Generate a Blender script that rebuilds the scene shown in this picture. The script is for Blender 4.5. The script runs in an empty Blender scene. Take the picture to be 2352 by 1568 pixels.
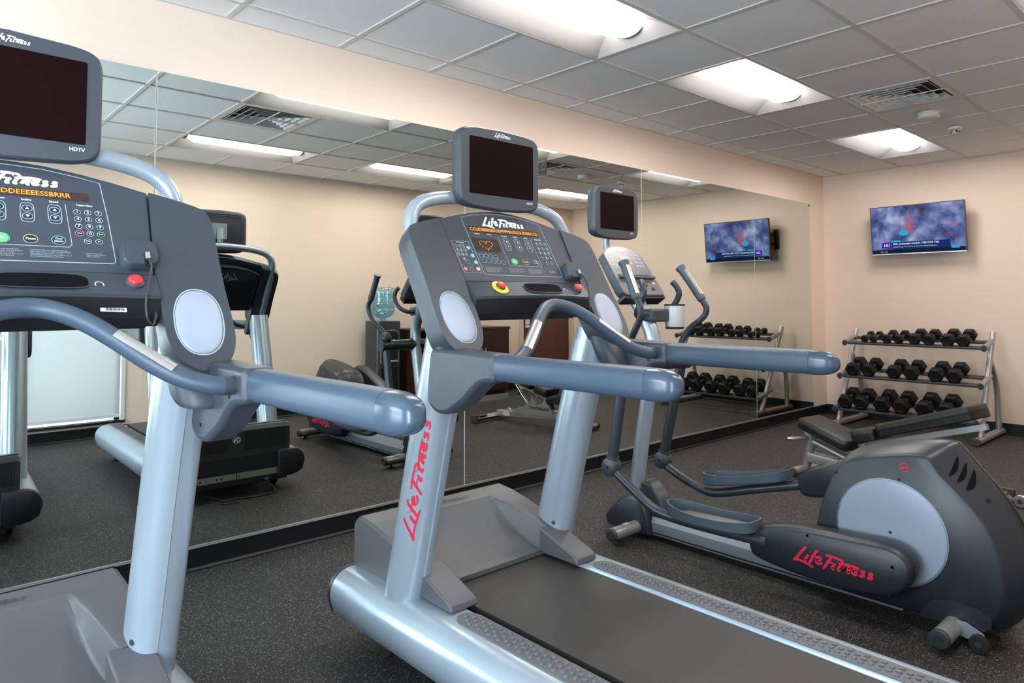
import bpy, bmesh, math, random
from mathutils import Vector, Matrix
sc = bpy.context.scene
random.seed(7)
PI = math.pi

# ------------------------------------------------------------------ camera
YAW, PITCH, ROLL = 0.83775, 0.04466, -0.00116
cam_d = bpy.data.cameras.new('camera')
cam = bpy.data.objects.new('camera', cam_d)
sc.collection.objects.link(cam)
sc.camera = cam
F_PX, CX, CY = 1587.55, 1179.3, 620.16
cam_d.sensor_fit = 'HORIZONTAL'
cam_d.sensor_width = 36.0
cam_d.lens = F_PX / 2352 * 36.0
cam_d.shift_x = -(CX - 1176) / 2352
cam_d.shift_y = -(784 - CY) / 2352
cam_d.clip_start = 0.02
fw = Vector((math.cos(YAW) * math.cos(PITCH), math.sin(YAW) * math.cos(PITCH), math.sin(PITCH)))
rt = Vector((math.sin(YAW), -math.cos(YAW), 0))
up = rt.cross(fw)
r2 = rt * math.cos(ROLL) + up * math.sin(ROLL)
u2 = -rt * math.sin(ROLL) + up * math.cos(ROLL)
mw = Matrix((r2, u2, -fw)).transposed().to_4x4()
mw.translation = Vector((-0.0118, -3.4737, 1.2661))
cam.matrix_world = mw

# ------------------------------------------------------------------ world, view
world = bpy.data.worlds.new('world')
sc.world = world
world.use_nodes = True
world.node_tree.nodes['Background'].inputs[0].default_value = (0.62, 0.76, 1.0, 1)
world.node_tree.nodes['Background'].inputs[1].default_value = 1.0
sc.view_settings.view_transform = 'Standard'
sc.view_settings.look = 'None'
sc.view_settings.gamma = 1
sc.view_settings.exposure = 1.17
try:
    sc.view_settings.use_curve_mapping = False
except Exception:
    pass
sc.cycles.use_denoising = True
sc.cycles.max_bounces = 10
sc.cycles.glossy_bounces = 6
sc.cycles.diffuse_bounces = 5
sc.cycles.transmission_bounces = 6
sc.cycles.caustics_reflective = False
sc.cycles.caustics_refractive = False
sc.cycles.sample_clamp_indirect = 6.0

# room
XW, XL, YB, ZC = 7.886, -2.3, -3.9255, 2.674
T, GX0, J0 = 0.6096, 3.0217, 1.3688

def area(name, loc, rot, sx, sy, power, col):
    d = bpy.data.lights.new(name, 'AREA')
    d.shape = 'RECTANGLE'; d.size = sx; d.size_y = sy; d.energy = power; d.color = col
    o = bpy.data.objects.new(name, d); sc.collection.objects.link(o)
    o.location = loc; o.rotation_euler = rot
    return o
# daylight outside the back windows and an assumed, unseen left window
area('daylight_assumed_window', (XL - 0.35, -1.9, 1.35), (0, -PI / 2, 0), 1.9, 2.6, 170, (0.80, 0.91, 1.0))
area('daylight_back_window', (0.2, YB - 0.45, 1.2), (PI / 2, 0, 0), 3.0, 2.1, 300, (0.84, 0.93, 1.0))

# ------------------------------------------------------------------ materials
def mat(name, col, rough=0.5, metal=0.0, spec=0.5, coat=0.0, emis=None, estr=0.0, bump=None, noise=None):
    m = bpy.data.materials.new(name); m.use_nodes = True
    nt = m.node_tree; b = nt.nodes['Principled BSDF']
    b.inputs['Base Color'].default_value = (*col, 1)
    b.inputs['Roughness'].default_value = rough
    b.inputs['Metallic'].default_value = metal
    b.inputs['Specular IOR Level'].default_value = spec
    b.inputs['Coat Weight'].default_value = coat
    b.inputs['Coat Roughness'].default_value = 0.15
    if emis:
        b.inputs['Emission Color'].default_value = (*emis, 1)
        b.inputs['Emission Strength'].default_value = estr
    tc = nt.nodes.new('ShaderNodeTexCoord')
    if noise:   # (scale, amount) gentle colour variation
        n = nt.nodes.new('ShaderNodeTexNoise'); n.inputs['Scale'].default_value = noise[0]
        n.inputs['Detail'].default_value = 4
        nt.links.new(tc.outputs['Object'], n.inputs['Vector'])
        mx = nt.nodes.new('ShaderNodeMixRGB')
        mx.inputs[1].default_value = (*[c * (1 - noise[1]) for c in col], 1)
        mx.inputs[2].default_value = (*[min(1, c * (1 + noise[1])) for c in col], 1)
        nt.links.new(n.outputs['Fac'], mx.inputs[0]); nt.links.new(mx.outputs[0], b.inputs['Base Color'])
    if bump:    # (scale, strength)
        n2 = nt.nodes.new('ShaderNodeTexNoise'); n2.inputs['Scale'].default_value = bump[0]
        n2.inputs['Detail'].default_value = 2
        nt.links.new(tc.outputs['Object'], n2.inputs['Vector'])
        bp = nt.nodes.new('ShaderNodeBump'); bp.inputs['Strength'].default_value = bump[1]
        bp.inputs['Distance'].default_value = 0.001
        nt.links.new(n2.outputs['Fac'], bp.inputs['Height']); nt.links.new(bp.outputs[0], b.inputs['Normal'])
    return m

M = {}
M['silver'] = mat('silver_paint', (0.345, 0.41, 0.47), 0.32, 0.35, 0.5, 0.25, noise=(3, 0.02))
M['cup'] = mat('cup_holder_plastic', (0.62, 0.64, 0.67), 0.3, 0.1)
M['keygreen'] = mat('dull_green_key', (0.12, 0.26, 0.14), 0.5)
M['epdisp'] = mat('console_display', (0.27, 0.25, 0.27), 0.25)
M['chrome'] = mat('chrome', (0.8, 0.8, 0.8), 0.15, 1.0)
M['slate'] = mat('slate_plastic', (0.043, 0.052, 0.066), 0.42, 0.0, 0.5, bump=(900, 0.25), noise=(6, 0.04))
M['face'] = mat('console_face', (0.040, 0.049, 0.064), 0.42, bump=(1200, 0.2))
M['hand'] = mat('handrail_rubber', (0.048, 0.074, 0.110), 0.42, bump=(900, 0.2), noise=(5, 0.03))
M['handcap'] = mat('handrail_cap', (0.048, 0.073, 0.107), 0.26)
M['black'] = mat('black_plastic', (0.007, 0.008, 0.011), 0.42, spec=0.35)
M['void'] = mat('slot_shade', (0.004, 0.004, 0.006), 0.9, spec=0.1)  # near-black for flat sheets on the surface, standing in for shade inside slots
M['dark'] = mat('dark_plastic', (0.026, 0.029, 0.037), 0.4, bump=(900, 0.2))
M['lens'] = mat('oval_inlay', (0.36, 0.41, 0.50), 0.35, 0.1, bump=(1500, 0.3))
M['cover'] = mat('motor_cover_plastic', (0.085, 0.087, 0.093), 0.40, bump=(900, 0.3), noise=(5, 0.03))
M['coverside'] = M['cover']
M['pad'] = mat('foot_pad_rubber', (0.12, 0.125, 0.135), 0.5, bump=(700, 0.3))
M['belt'] = mat('running_belt', (0.034, 0.031, 0.029), 0.55, noise=(60, 0.12), bump=(400, 0.4))
M['screen'] = mat('screen_off', (0.009, 0.0024, 0.0024), 0.5, spec=0.04)
M['white'] = mat('white_print', (0.85, 0.87, 0.88), 0.5)
M['red_print'] = mat('red_print', (0.66, 0.015, 0.05), 0.4)
M['redbtn'] = mat('red_button', (0.75, 0.03, 0.03), 0.25)
M['yellow'] = mat('yellow_ring', (0.8, 0.66, 0.04), 0.4)
M['green'] = mat('green_button', (0.12, 0.6, 0.2), 0.35)
M['amber'] = mat('amber_button', (0.75, 0.5, 0.2), 0.35)
M['bluebtn'] = mat('blue_button', (0.2, 0.6, 0.8), 0.35)
M['pinkbtn'] = mat('pink_button', (0.75, 0.18, 0.25), 0.35)
M['btn'] = mat('black_button', (0.012, 0.016, 0.03), 0.35)
M['line'] = mat('pale_blue_print', (0.38, 0.5, 0.58), 0.5)
M['led'] = mat('orange_led', (0.6, 0.2, 0.02), 0.5, emis=(1.0, 0.26, 0.03), estr=0.55)
M['ledoff'] = mat('led_backing', (0.035, 0.022, 0.016), 0.3)
M['mesh'] = mat('grey_text', (0.42, 0.46, 0.52), 0.6)
M['rubber'] = mat('black_rubber', (0.012, 0.012, 0.012), 0.65)
M['ellip'] = mat('elliptical_shell', (0.015, 0.0195, 0.026), 0.36, bump=(900, 0.2), noise=(4, 0.04))
M['arm'] = mat('arm_paint', (0.034, 0.042, 0.053), 0.38, 0.1, noise=(5, 0.03))
M['pedal'] = mat('pedal_rubber', (0.07, 0.095, 0.12), 0.45)
M['disc'] = mat('disc_cover', (0.27, 0.32, 0.40), 0.35, 0.1)
M['epanel'] = mat('elliptical_console_face', (0.17, 0.16, 0.165), 0.3)
M['vinyl'] = mat('black_vinyl', (0.010, 0.009, 0.009), 0.38, spec=0.4, bump=(500, 0.4))
M['hex'] = mat('dumbbell_rubber', (0.005, 0.005, 0.005), 0.5, spec=0.28, bump=(400, 0.3))
M['rack'] = mat('rack_steel', (0.40, 0.39, 0.38), 0.35, 0.5)
M['rackdark'] = mat('rack_cap', (0.06, 0.06, 0.062), 0.45)
M['alu'] = mat('aluminium_trim', (0.62, 0.60, 0.57), 0.3, 0.8)
M['base'] = mat('black_cove_base', (0.005, 0.005, 0.006), 0.42, spec=0.3)
M['wood'] = mat('espresso_wood', (0.028, 0.012, 0.008), 0.35)
M['doorwood'] = mat('door_wood', (0.085, 0.027, 0.014), 0.38)
M['frame'] = mat('cream_paint', (0.66, 0.55, 0.42), 0.5)
M['winframe'] = mat('window_frame', (0.72, 0.74, 0.74), 0.4)
M['towel'] = mat('towel_cloth', (0.78, 0.74, 0.66), 0.9, bump=(300, 1.0))
M['grid'] = mat('ceiling_grid', (0.62, 0.58, 0.55), 0.5)
M['fixwhite'] = mat('fixture_white', (0.27, 0.26, 0.255), 0.45)
M['whiteplastic'] = mat('white_plastic', (0.75, 0.74, 0.70), 0.4)
M['vent'] = mat('vent_metal', (0.66, 0.65, 0.64), 0.4, 0.1)
M['ventdark'] = mat('vent_dark', (0.09, 0.09, 0.09), 0.8)
M['lamp'] = mat('lamp_lens', (0.9, 0.9, 0.9), 0.5, emis=(1.0, 0.945, 0.90), estr=13.0)
M['cooler'] = mat('cooler_body', (0.035, 0.04, 0.045), 0.3)
M['stick'] = mat('sticker', (0.75, 0.72, 0.68), 0.5)

# wallpaper: fine horizontal weave
def wall_material():
    m = mat('wallpaper', (0.66, 0.53, 0.41), 0.75)
    nt = m.node_tree; b = nt.nodes['Principled BSDF']
    tc = nt.nodes.new('ShaderNodeTexCoord'); mp = nt.nodes.new('ShaderNodeMapping')
    mp.inputs['Scale'].default_value = (2.2, 2.2, 85)
    n = nt.nodes.new('ShaderNodeTexNoise'); n.inputs['Scale'].default_value = 1.0; n.inputs['Detail'].default_value = 5
    n.inputs['Roughness'].default_value = 0.7
    nt.links.new(tc.outputs['Object'], mp.inputs['Vector']); nt.links.new(mp.outputs[0], n.inputs['Vector'])
    cr = nt.nodes.new('ShaderNodeValToRGB')
    cr.color_ramp.elements[0].position = 0.3; cr.color_ramp.elements[0].color = (0.775, 0.62, 0.50, 1)
    cr.color_ramp.elements[1].position = 0.7; cr.color_ramp.elements[1].color = (0.81, 0.655, 0.533, 1)
    nt.links.new(n.outputs['Fac'], cr.inputs[0]); nt.links.new(cr.outputs[0], b.inputs['Base Color'])
    bp = nt.nodes.new('ShaderNodeBump'); bp.inputs['Strength'].default_value = 0.07; bp.inputs['Distance'].default_value = 0.002
    nt.links.new(n.outputs['Fac'], bp.inputs['Height']); nt.links.new(bp.outputs[0], b.inputs['Normal'])
    return m
M['wall'] = wall_material()

def floor_material():
    m = mat('rubber_floor', (0.03, 0.03, 0.03), 0.6, spec=0.28)
    nt = m.node_tree; b = nt.nodes['Principled BSDF']
    tc = nt.nodes.new('ShaderNodeTexCoord')
    v = nt.nodes.new('ShaderNodeTexVoronoi'); v.inputs['Scale'].default_value = 250
    nt.links.new(tc.outputs['Object'], v.inputs['Vector'])
    # only some cells carry a pale chip
    sep = nt.nodes.new('ShaderNodeSeparateColor'); nt.links.new(v.outputs['Color'], sep.inputs[0])
    lt = nt.nodes.new('ShaderNodeMath'); lt.operation = 'LESS_THAN'; lt.inputs[1].default_value = 0.42
    nt.links.new(sep.outputs[0], lt.inputs[0])
    sz = nt.nodes.new('ShaderNodeMath'); sz.operation = 'MULTIPLY'; sz.inputs[1].default_value = 0.50
    nt.links.new(sep.outputs[1], sz.inputs[0])
    near = nt.nodes.new('ShaderNodeMath'); near.operation = 'LESS_THAN'
    nt.links.new(v.outputs['Distance'], near.inputs[0]); nt.links.new(sz.outputs[0], near.inputs[1])
    mul = nt.nodes.new('ShaderNodeMath'); mul.operation = 'MULTIPLY'
    nt.links.new(lt.outputs[0], mul.inputs[0]); nt.links.new(near.outputs[0], mul.inputs[1])
    n = nt.nodes.new('ShaderNodeTexNoise'); n.inputs['Scale'].default_value = 140; n.inputs['Detail'].default_value = 6
    nt.links.new(tc.outputs['Object'], n.inputs['Vector'])
    cr = nt.nodes.new('ShaderNodeValToRGB')
    cr.color_ramp.elements[0].position = 0.35; cr.color_ramp.elements[0].color = (0.012, 0.012, 0.012, 1)
    cr.color_ramp.elements[1].position = 0.75; cr.color_ramp.elements[1].color = (0.048, 0.045, 0.042, 1)
    nt.links.new(n.outputs['Fac'], cr.inputs[0])
    mx = nt.nodes.new('ShaderNodeMixRGB'); mx.inputs[2].default_value = (0.36, 0.35, 0.33, 1)
    nt.links.new(mul.outputs[0], mx.inputs[0]); nt.links.new(cr.outputs[0], mx.inputs[1])
    nt.links.new(mx.outputs[0], b.inputs['Base Color'])
    bp = nt.nodes.new('ShaderNodeBump'); bp.inputs['Strength'].default_value = 0.4; bp.inputs['Distance'].default_value = 0.001
    nt.links.new(n.outputs['Fac'], bp.inputs['Height']); nt.links.new(bp.outputs[0], b.inputs['Normal'])
    return m
M['floor'] = floor_material()
M['tile'] = mat('ceiling_tile', (0.80, 0.80, 0.785), 0.85, noise=(250, 0.05), bump=(300, 0.3))

def mirror_material():
    m = bpy.data.materials.new('mirror_glass'); m.use_nodes = True
    nt = m.node_tree; nt.nodes.clear()
    g = nt.nodes.new('ShaderNodeBsdfGlossy'); g.inputs['Color'].default_value = (0.80, 0.845, 0.805, 1); g.inputs['Roughness'].default_value = 0.0
    o = nt.nodes.new('ShaderNodeOutputMaterial'); nt.links.new(g.outputs[0], o.inputs[0])
    return m
M['mirror'] = mirror_material()
M['mirroredge'] = mat('mirror_edge', (0.62, 0.68, 0.62), 0.3)

def shade_material():
    m = bpy.data.materials.new('roller_shade_cloth'); m.use_nodes = True
    nt = m.node_tree; nt.nodes.clear()
    tr = nt.nodes.new('ShaderNodeBsdfTranslucent'); tr.inputs[0].default_value = (0.30, 0.31, 0.31, 1)
    df = nt.nodes.new('ShaderNodeBsdfDiffuse'); df.inputs[0].default_value = (0.70, 0.70, 0.68, 1)
    mx = nt.nodes.new('ShaderNodeMixShader'); mx.inputs[0].default_value = 0.5
    o = nt.nodes.new('ShaderNodeOutputMaterial')
    nt.links.new(df.outputs[0], mx.inputs[1]); nt.links.new(tr.outputs[0], mx.inputs[2]); nt.links.new(mx.outputs[0], o.inputs[0])
    return m
M['shade'] = shade_material()
def glass_material(name, col, alpha):
    m = bpy.data.materials.new(name); m.use_nodes = True
    nt = m.node_tree; nt.nodes.clear()
    tr = nt.nodes.new('ShaderNodeBsdfTransparent'); tr.inputs[0].default_value = (*col, 1)
    g = nt.nodes.new('ShaderNodeBsdfGlossy'); g.inputs['Roughness'].default_value = 0.05
    mx = nt.nodes.new('ShaderNodeMixShader'); mx.inputs[0].default_value = alpha
    o = nt.nodes.new('ShaderNodeOutputMaterial')
    nt.links.new(tr.outputs[0], mx.inputs[1]); nt.links.new(g.outputs[0], mx.inputs[2]); nt.links.new(mx.outputs[0], o.inputs[0])
    return m
M['pane'] = glass_material('window_pane', (0.95, 0.98, 1.0), 0.08)
M['bottle'] = glass_material('water_bottle_plastic', (0.72, 0.88, 0.95), 0.10)

def tv_material():
    m = bpy.data.materials.new('tv_picture'); m.use_nodes = True
    nt = m.node_tree; nt.nodes.clear()
    tc = nt.nodes.new('ShaderNodeTexCoord')
    n = nt.nodes.new('ShaderNodeTexNoise'); n.inputs['Scale'].default_value = 6.5; n.inputs['Detail'].default_value = 6; n.inputs['Distortion'].default_value = 0.15
    nt.links.new(tc.outputs['Object'], n.inputs['Vector'])
    cr = nt.nodes.new('ShaderNodeValToRGB'); e = cr.color_ramp.elements
    e[0].position = 0.30; e[0].color = (0.035, 0.03, 0.09, 1)
    e[1].position = 0.72; e[1].color = (0.36, 0.45, 0.66, 1)
    k = e.new(0.45); k.color = (0.07, 0.10, 0.26, 1)
    k = e.new(0.56); k.color = (0.16, 0.20, 0.38, 1)
    nt.links.new(n.outputs['Fac'], cr.inputs[0])
    n2 = nt.nodes.new('ShaderNodeTexNoise'); n2.inputs['Scale'].default_value = 4.5
    mp = nt.nodes.new('ShaderNodeMapping'); mp.inputs['Location'].default_value = (3, 5, 1)
    nt.links.new(tc.outputs['Object'], mp.inputs[0]); nt.links.new(mp.outputs[0], n2.inputs['Vector'])
    cr2 = nt.nodes.new('ShaderNodeValToRGB'); cr2.color_ramp.elements[0].position = 0.60; cr2.color_ramp.elements[1].position = 0.80
    nt.links.new(n2.outputs['Fac'], cr2.inputs[0])
    mx = nt.nodes.new('ShaderNodeMixRGB'); mx.inputs[2].default_value = (0.35, 0.12, 0.16, 1)
    nt.links.new(cr2.outputs[0], mx.inputs[0]); nt.links.new(cr.outputs[0], mx.inputs[1])
    em = nt.nodes.new('ShaderNodeEmission'); em.inputs[1].default_value = 0.5
    nt.links.new(mx.outputs[0], em.inputs[0])
    o = nt.nodes.new('ShaderNodeOutputMaterial'); nt.links.new(em.outputs[0], o.inputs[0])
    return m
M['tv'] = tv_material()
def emit(name, col, s):
    m = bpy.data.materials.new(name); m.use_nodes = True
    nt = m.node_tree; nt.nodes.clear()
    em = nt.nodes.new('ShaderNodeEmission'); em.inputs[0].default_value = (*col, 1); em.inputs[1].default_value = s
    o = nt.nodes.new('ShaderNodeOutputMaterial'); nt.links.new(em.outputs[0], o.inputs[0]); return m
M['tvwhite'] = emit('tv_white', (0.85, 0.9, 1), 0.4)
M['tvnavy'] = emit('tv_navy', (0.01, 0.035, 0.16), 0.4)
M['tvpurple'] = emit('tv_purple', (0.08, 0.03, 0.45), 0.4)
M['tvblack'] = emit('tv_black', (0.01, 0.015, 0.04), 0.4)
M['tvcyan'] = emit('tv_cyan', (0.02, 0.45, 0.8), 0.4)

# grain for the door and cabinet
for k, a, bcol, s in (('doorwood', (0.060, 0.018, 0.010), (0.13, 0.045, 0.022), (14, 14, 0.8)), ('wood', (0.018, 0.008, 0.006), (0.045, 0.018, 0.012), (14, 14, 0.8))):
    nt = M[k].node_tree; b = nt.nodes['Principled BSDF']
    tc = nt.nodes.new('ShaderNodeTexCoord'); mp = nt.nodes.new('ShaderNodeMapping'); mp.inputs['Scale'].default_value = s
    n = nt.nodes.new('ShaderNodeTexNoise'); n.inputs['Scale'].default_value = 2; n.inputs['Detail'].default_value = 5
    nt.links.new(tc.outputs['Object'], mp.inputs[0]); nt.links.new(mp.outputs[0], n.inputs['Vector'])
    mx = nt.nodes.new('ShaderNodeMixRGB'); mx.inputs[1].default_value = (*a, 1); mx.inputs[2].default_value = (*bcol, 1)
    nt.links.new(n.outputs['Fac'], mx.inputs[0]); nt.links.new(mx.outputs[0], b.inputs['Base Color'])

# ------------------------------------------------------------------ geometry helpers
def V(*a): return Vector(a)

class Geo:
    """collects shapes and links them as one mesh object"""
    def __init__(s): s.v = []; s.f = []; s.mi = []; s.m = 0
    def add(s, vs, fs):
        o = len(s.v); s.v += [tuple(x) for x in vs]
        for f in fs: s.f.append([i + o for i in f]); s.mi.append(s.m)
        return s
    def box(s, x0, x1, y0, y1, z0, z1, mtx=None):
        vs = [V(x, y, z) for z in (z0, z1) for y in (y0, y1) for x in (x0, x1)]
        if mtx: vs = [mtx @ v for v in vs]
        return s.add(vs, [(0, 2, 3, 1), (4, 5, 7, 6), (0, 1, 5, 4), (2, 6, 7, 3), (0, 4, 6, 2), (1, 3, 7, 5)])
    def prism(s, poly, a, b, fn):
        """poly: 2D points; fn(p, q, d) -> 3D; extruded from depth a to b"""
        n = len(poly)
        vs = [fn(p[0], p[1], a) for p in poly] + [fn(p[0], p[1], b) for p in poly]
        fs = [tuple(range(n)), tuple(range(2 * n - 1, n - 1, -1))] + [(i, i + n, (i + 1) % n + n, (i + 1) % n) for i in range(n)]
        return s.add(vs, fs)
    def loft(s, rings, cap=True, closed=True):
        n = len(rings[0]); vs = [p for r in rings for p in r]; fs = []
        for k in range(len(rings) - 1):
            for i in range(n if closed else n - 1):
                j = (i + 1) % n
                fs.append((k * n + i, k * n + j, (k + 1) * n + j, (k + 1) * n + i))
        if cap:
            fs.append(tuple(range(n - 1, -1, -1))); fs.append(tuple(range((len(rings) - 1) * n, len(rings) * n)))
        return s.add(vs, fs)
    def tube(s, pts, r, seg=14, cap=True, rb=None, upv=None):
        pts = [Vector(p) for p in pts]; n = len(pts)
        rs = r if isinstance(r, (list, tuple)) else [r] * n
        rings = []; prev = None
        for i, p in enumerate(pts):
            t = (pts[min(i + 1, n - 1)] - pts[max(i - 1, 0)]).normalized()
            if prev is None:
                a = Vector(upv) if upv else (V(0, 0, 1) if abs(t.z) < 0.9 else V(1, 0, 0))
            else: a = prev
            a = (a - t * a.dot(t)).normalized(); prev = a
            b = t.cross(a)
            ra = rs[i]; rbb = ra if rb is None else rb * ra / rs[0]
            rings.append([p + a * ra * math.cos(2 * PI * k / seg) + b * rbb * math.sin(2 * PI * k / seg) for k in range(seg)])
        return s.loft(rings, cap)
    def cyl(s, c, axis, r, h, seg=24, r2=None):
        c = Vector(c); ax = Vector(axis).normalized()
        return s.tube([c, c + ax * h], [r, r if r2 is None else r2], seg)
    def lathe(s, c, prof, seg=28, mtx=None):
        rings = []
        for r, z in prof:
            ring = [V(r * math.cos(2 * PI * k / seg), r * math.sin(2 * PI * k / seg), z) for k in range(seg)]
            if mtx: ring = [mtx @ v for v in ring]
            rings.append([v + Vector(c) for v in ring])
        return s.loft(rings)
    def sphere(s, c, r, seg=14, sx=1, sy=1, sz=1):
        rings = []
        for i in range(seg // 2 + 1):
            a = -PI / 2 + PI * i / (seg // 2)
            a = max(-PI / 2 + 0.02, min(PI / 2 - 0.02, a))
            rings.append([V(c[0] + r * sx * math.cos(a) * math.cos(2 * PI * k / seg), c[1] + r * sy * math.cos(a) * math.sin(2 * PI * k / seg), c[2] + r * sz * math.sin(a)) for k in range(seg)])
        return s.loft(rings)
    def build(s, name, m, parent=None, smooth=35, bevel=0, bseg=3, sub=0, label=None):
        me = bpy.data.meshes.new(name); me.from_pydata(s.v, [], s.f)
        ms = m if isinstance(m, (list, tuple)) else [m]
        for x in ms: me.materials.append(M[x] if isinstance(x, str) else x)
        if len(ms) > 1: me.polygons.foreach_set('material_index', s.mi)
        bm = bmesh.new(); bm.from_mesh(me); bmesh.ops.recalc_face_normals(bm, faces=bm.faces); bm.to_mesh(me); bm.free()
        if smooth:
            me.polygons.foreach_set('use_smooth', [True] * len(me.polygons))
            try: me.set_sharp_from_angle(angle=math.radians(smooth))
            except Exception: pass
        o = bpy.data.objects.new(name, me); sc.collection.objects.link(o)
        if parent: o.parent = parent
        if bevel:
            b = o.modifiers.new('bevel', 'BEVEL'); b.width = bevel; b.segments = bseg; b.limit_method = 'ANGLE'
            b.angle_limit = math.radians(40); b.harden_normals = False
        if sub:
            b = o.modifiers.new('sub', 'SUBSURF'); b.levels = sub; b.render_levels = sub
        if label: o['label'] = label
        return o

def arc(cx, cy, rx, ry, a0, a1, n):
    return [(cx + rx * math.cos(math.radians(a0 + (a1 - a0) * i / n)), cy + ry * math.sin(math.radians(a0 + (a1 - a0) * i / n))) for i in range(n + 1)]
def rrect(x0, x1, y0, y1, r, n=5):
    return arc(x1 - r, y1 - r, r, r, 0, 90, n) + arc(x0 + r, y1 - r, r, r, 90, 180, n) + arc(x0 + r, y0 + r, r, r, 180, 270, n) + arc(x1 - r, y0 + r, r, r, 270, 360, n)
def superell(cx, cy, rx, ry, e=2.6, n=36, rot=0):
    out = []
    for i in range(n):
        a = 2 * PI * i / n; c, s_ = math.cos(a), math.sin(a)
        x = rx * math.copysign(abs(c) ** (2 / e), c); y = ry * math.copysign(abs(s_) ** (2 / e), s_)
        out.append((cx + x * math.cos(rot) - y * math.sin(rot), cy + x * math.sin(rot) + y * math.cos(rot)))
    return out
def catmull(pts, n=8):
    pts = [Vector(p) for p in pts]; out = []
    P = [pts[0] * 2 - pts[1]] + pts + [pts[-1] * 2 - pts[-2]]
    for i in range(1, len(P) - 2):
        for k in range(n):
            t = k / n; a, b, c, d = P[i - 1], P[i], P[i + 1], P[i + 2]
            out.append(0.5 * ((2 * b) + (c - a) * t + (2 * a - 5 * b + 4 * c - d) * t * t + (3 * b - a - 3 * c + d) * t ** 3))
    out.append(pts[-1]); return out

def empty(name, loc, rz=0, label=None, cat=None, group=None):
    o = bpy.data.objects.new(name, None); sc.collection.objects.link(o)
    o.location = loc; o.rotation_euler = (0, 0, rz); o.empty_display_size = 0.1
    return tag(o, label, cat, group)
def tag(o, label=None, cat=None, group=None, kind=None):
    if label: o['label'] = label
    if cat: o['category'] = cat
    if group: o['group'] = group
    if kind: o['kind'] = kind
    return o
def struct(o): o['kind'] = 'structure'; return o
def copy_tree(o, parent=None):
    c = o.copy(); sc.collection.objects.link(c)
    if parent: c.parent = parent
    for ch in list(o.children): copy_tree(ch, c)
    return c

def text_geo(txt, size, fn, shear=0.0, align='CENTER', depth=0.0006, bold=0.0):
    """flat text turned into mesh and mapped through fn(x, y, d)"""
    cu = bpy.data.curves.new('t', 'FONT'); cu.body = txt; cu.size = size; cu.shear = shear
    cu.align_x = align; cu.align_y = 'CENTER'; cu.offset = bold * size; cu.resolution_u = 2
    o = bpy.data.objects.new('t', cu); sc.collection.objects.link(o)
    dg = bpy.context.evaluated_depsgraph_get(); dg.update()
    me = bpy.data.meshes.new_from_object(o.evaluated_get(dg))
    g = Geo(); g.add([fn(v.co.x, v.co.y, depth) for v in me.vertices], [tuple(p.vertices) for p in me.polygons])
    bpy.data.objects.remove(o); bpy.data.curves.remove(cu); bpy.data.meshes.remove(me)
    return g

# brush lettering of the maker's script logo, strokes in a 0..10.4 wide space
LOGO = [
    [(1.45, 2.15), (1.0, 1.55), (0.55, 0.75), (0.2, 0.25), (0.0, 0.1)], [(0.0, 0.12), (0.6, 0.28), (1.4, 0.18), (2.6, -0.15)],
    [(1.85, 1.25), (1.55, 0.7), (1.45, 0.42), (1.7, 0.4)], [(2.0, 1.62), (2.08, 1.7)],
    [(3.0, 1.95), (2.75, 1.95), (2.5, 1.4), (2.2, 0.6), (2.0, 0.15)], [(2.1, 1.2), (2.9, 1.25)],
    [(2.85, 0.85), (3.3, 1.0), (3.35, 1.25), (3.05, 1.25), (2.85, 0.85), (2.95, 0.5), (3.3, 0.5), (3.6, 0.75)],
    [(4.2, 1.85), (5.0, 1.9), (6.3, 1.75)], [(4.95, 1.85), (4.6, 1.1), (4.25, 0.3), (4.1, 0.0)], [(4.5, 1.05), (5.2, 1.1)],
    [(5.5, 1.15), (5.2, 0.65), (5.15, 0.38), (5.45, 0.42)], [(5.68, 1.45), (5.74, 1.52)],
    [(6.35, 1.7), (6.0, 0.9), (5.85, 0.42), (6.15, 0.4)], [(5.85, 1.2), (7.0, 1.38), (8.3, 1.3)],
    [(6.75, 1.1), (6.5, 0.4), (6.75, 0.85), (7.1, 1.08), (7.15, 0.9), (6.98, 0.42), (7.25, 0.42)],
    [(7.5, 0.75), (7.9, 0.85), (8.0, 1.05), (7.75, 1.08), (7.5, 0.75), (7.6, 0.42), (7.9, 0.42), (8.1, 0.58)],
    [(8.95, 1.05), (8.6, 1.08), (8.55, 0.88), (8.8, 0.7), (8.75, 0.45), (8.3, 0.4)],
    [(9.85, 1.05), (9.5, 1.08), (9.42, 0.88), (9.68, 0.7), (9.62, 0.45), (9.15, 0.4)],
]
def logo_geo(length, fn, w=0.17, depth=0.0007, up_scale=1.0):
    g = Geo(); k = length / 9.5
    for si, st in enumerate(LOGO):
        dd = depth + 0.00022 * (si % 4) + 0.00003 * si
        sh = 0.35 if st[0][0] > 4.1 else 0.0
        p = [Vector((x - sh + y * 0.12, y * (0.92 if sh else 0.98), 0)) for x, y in st]
        if len(p) > 2: p = catmull(p, 4)
        L, R = [], []
        for i, q in enumerate(p):
            t = (p[min(i + 1, len(p) - 1)] - p[max(i - 1, 0)]).normalized()
            nn = Vector((-t.y, t.x, 0)); ww = w * (0.62 if i in (0, len(p) - 1) else 1.0)
            L.append(q + nn * ww * 0.62); R.append(q - nn * ww * 0.62)
        n = len(p)
        vs = [fn((a.x - 5) * k, (a.y - 0.9) * k * up_scale, dd) for a in L] + [fn((a.x - 5) * k, (a.y - 0.9) * k * up_scale, dd) for a in R]
        g.add(vs, [(i, i + 1, n + i + 1, n + i) for i in range(n - 1)])
    return g
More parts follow.
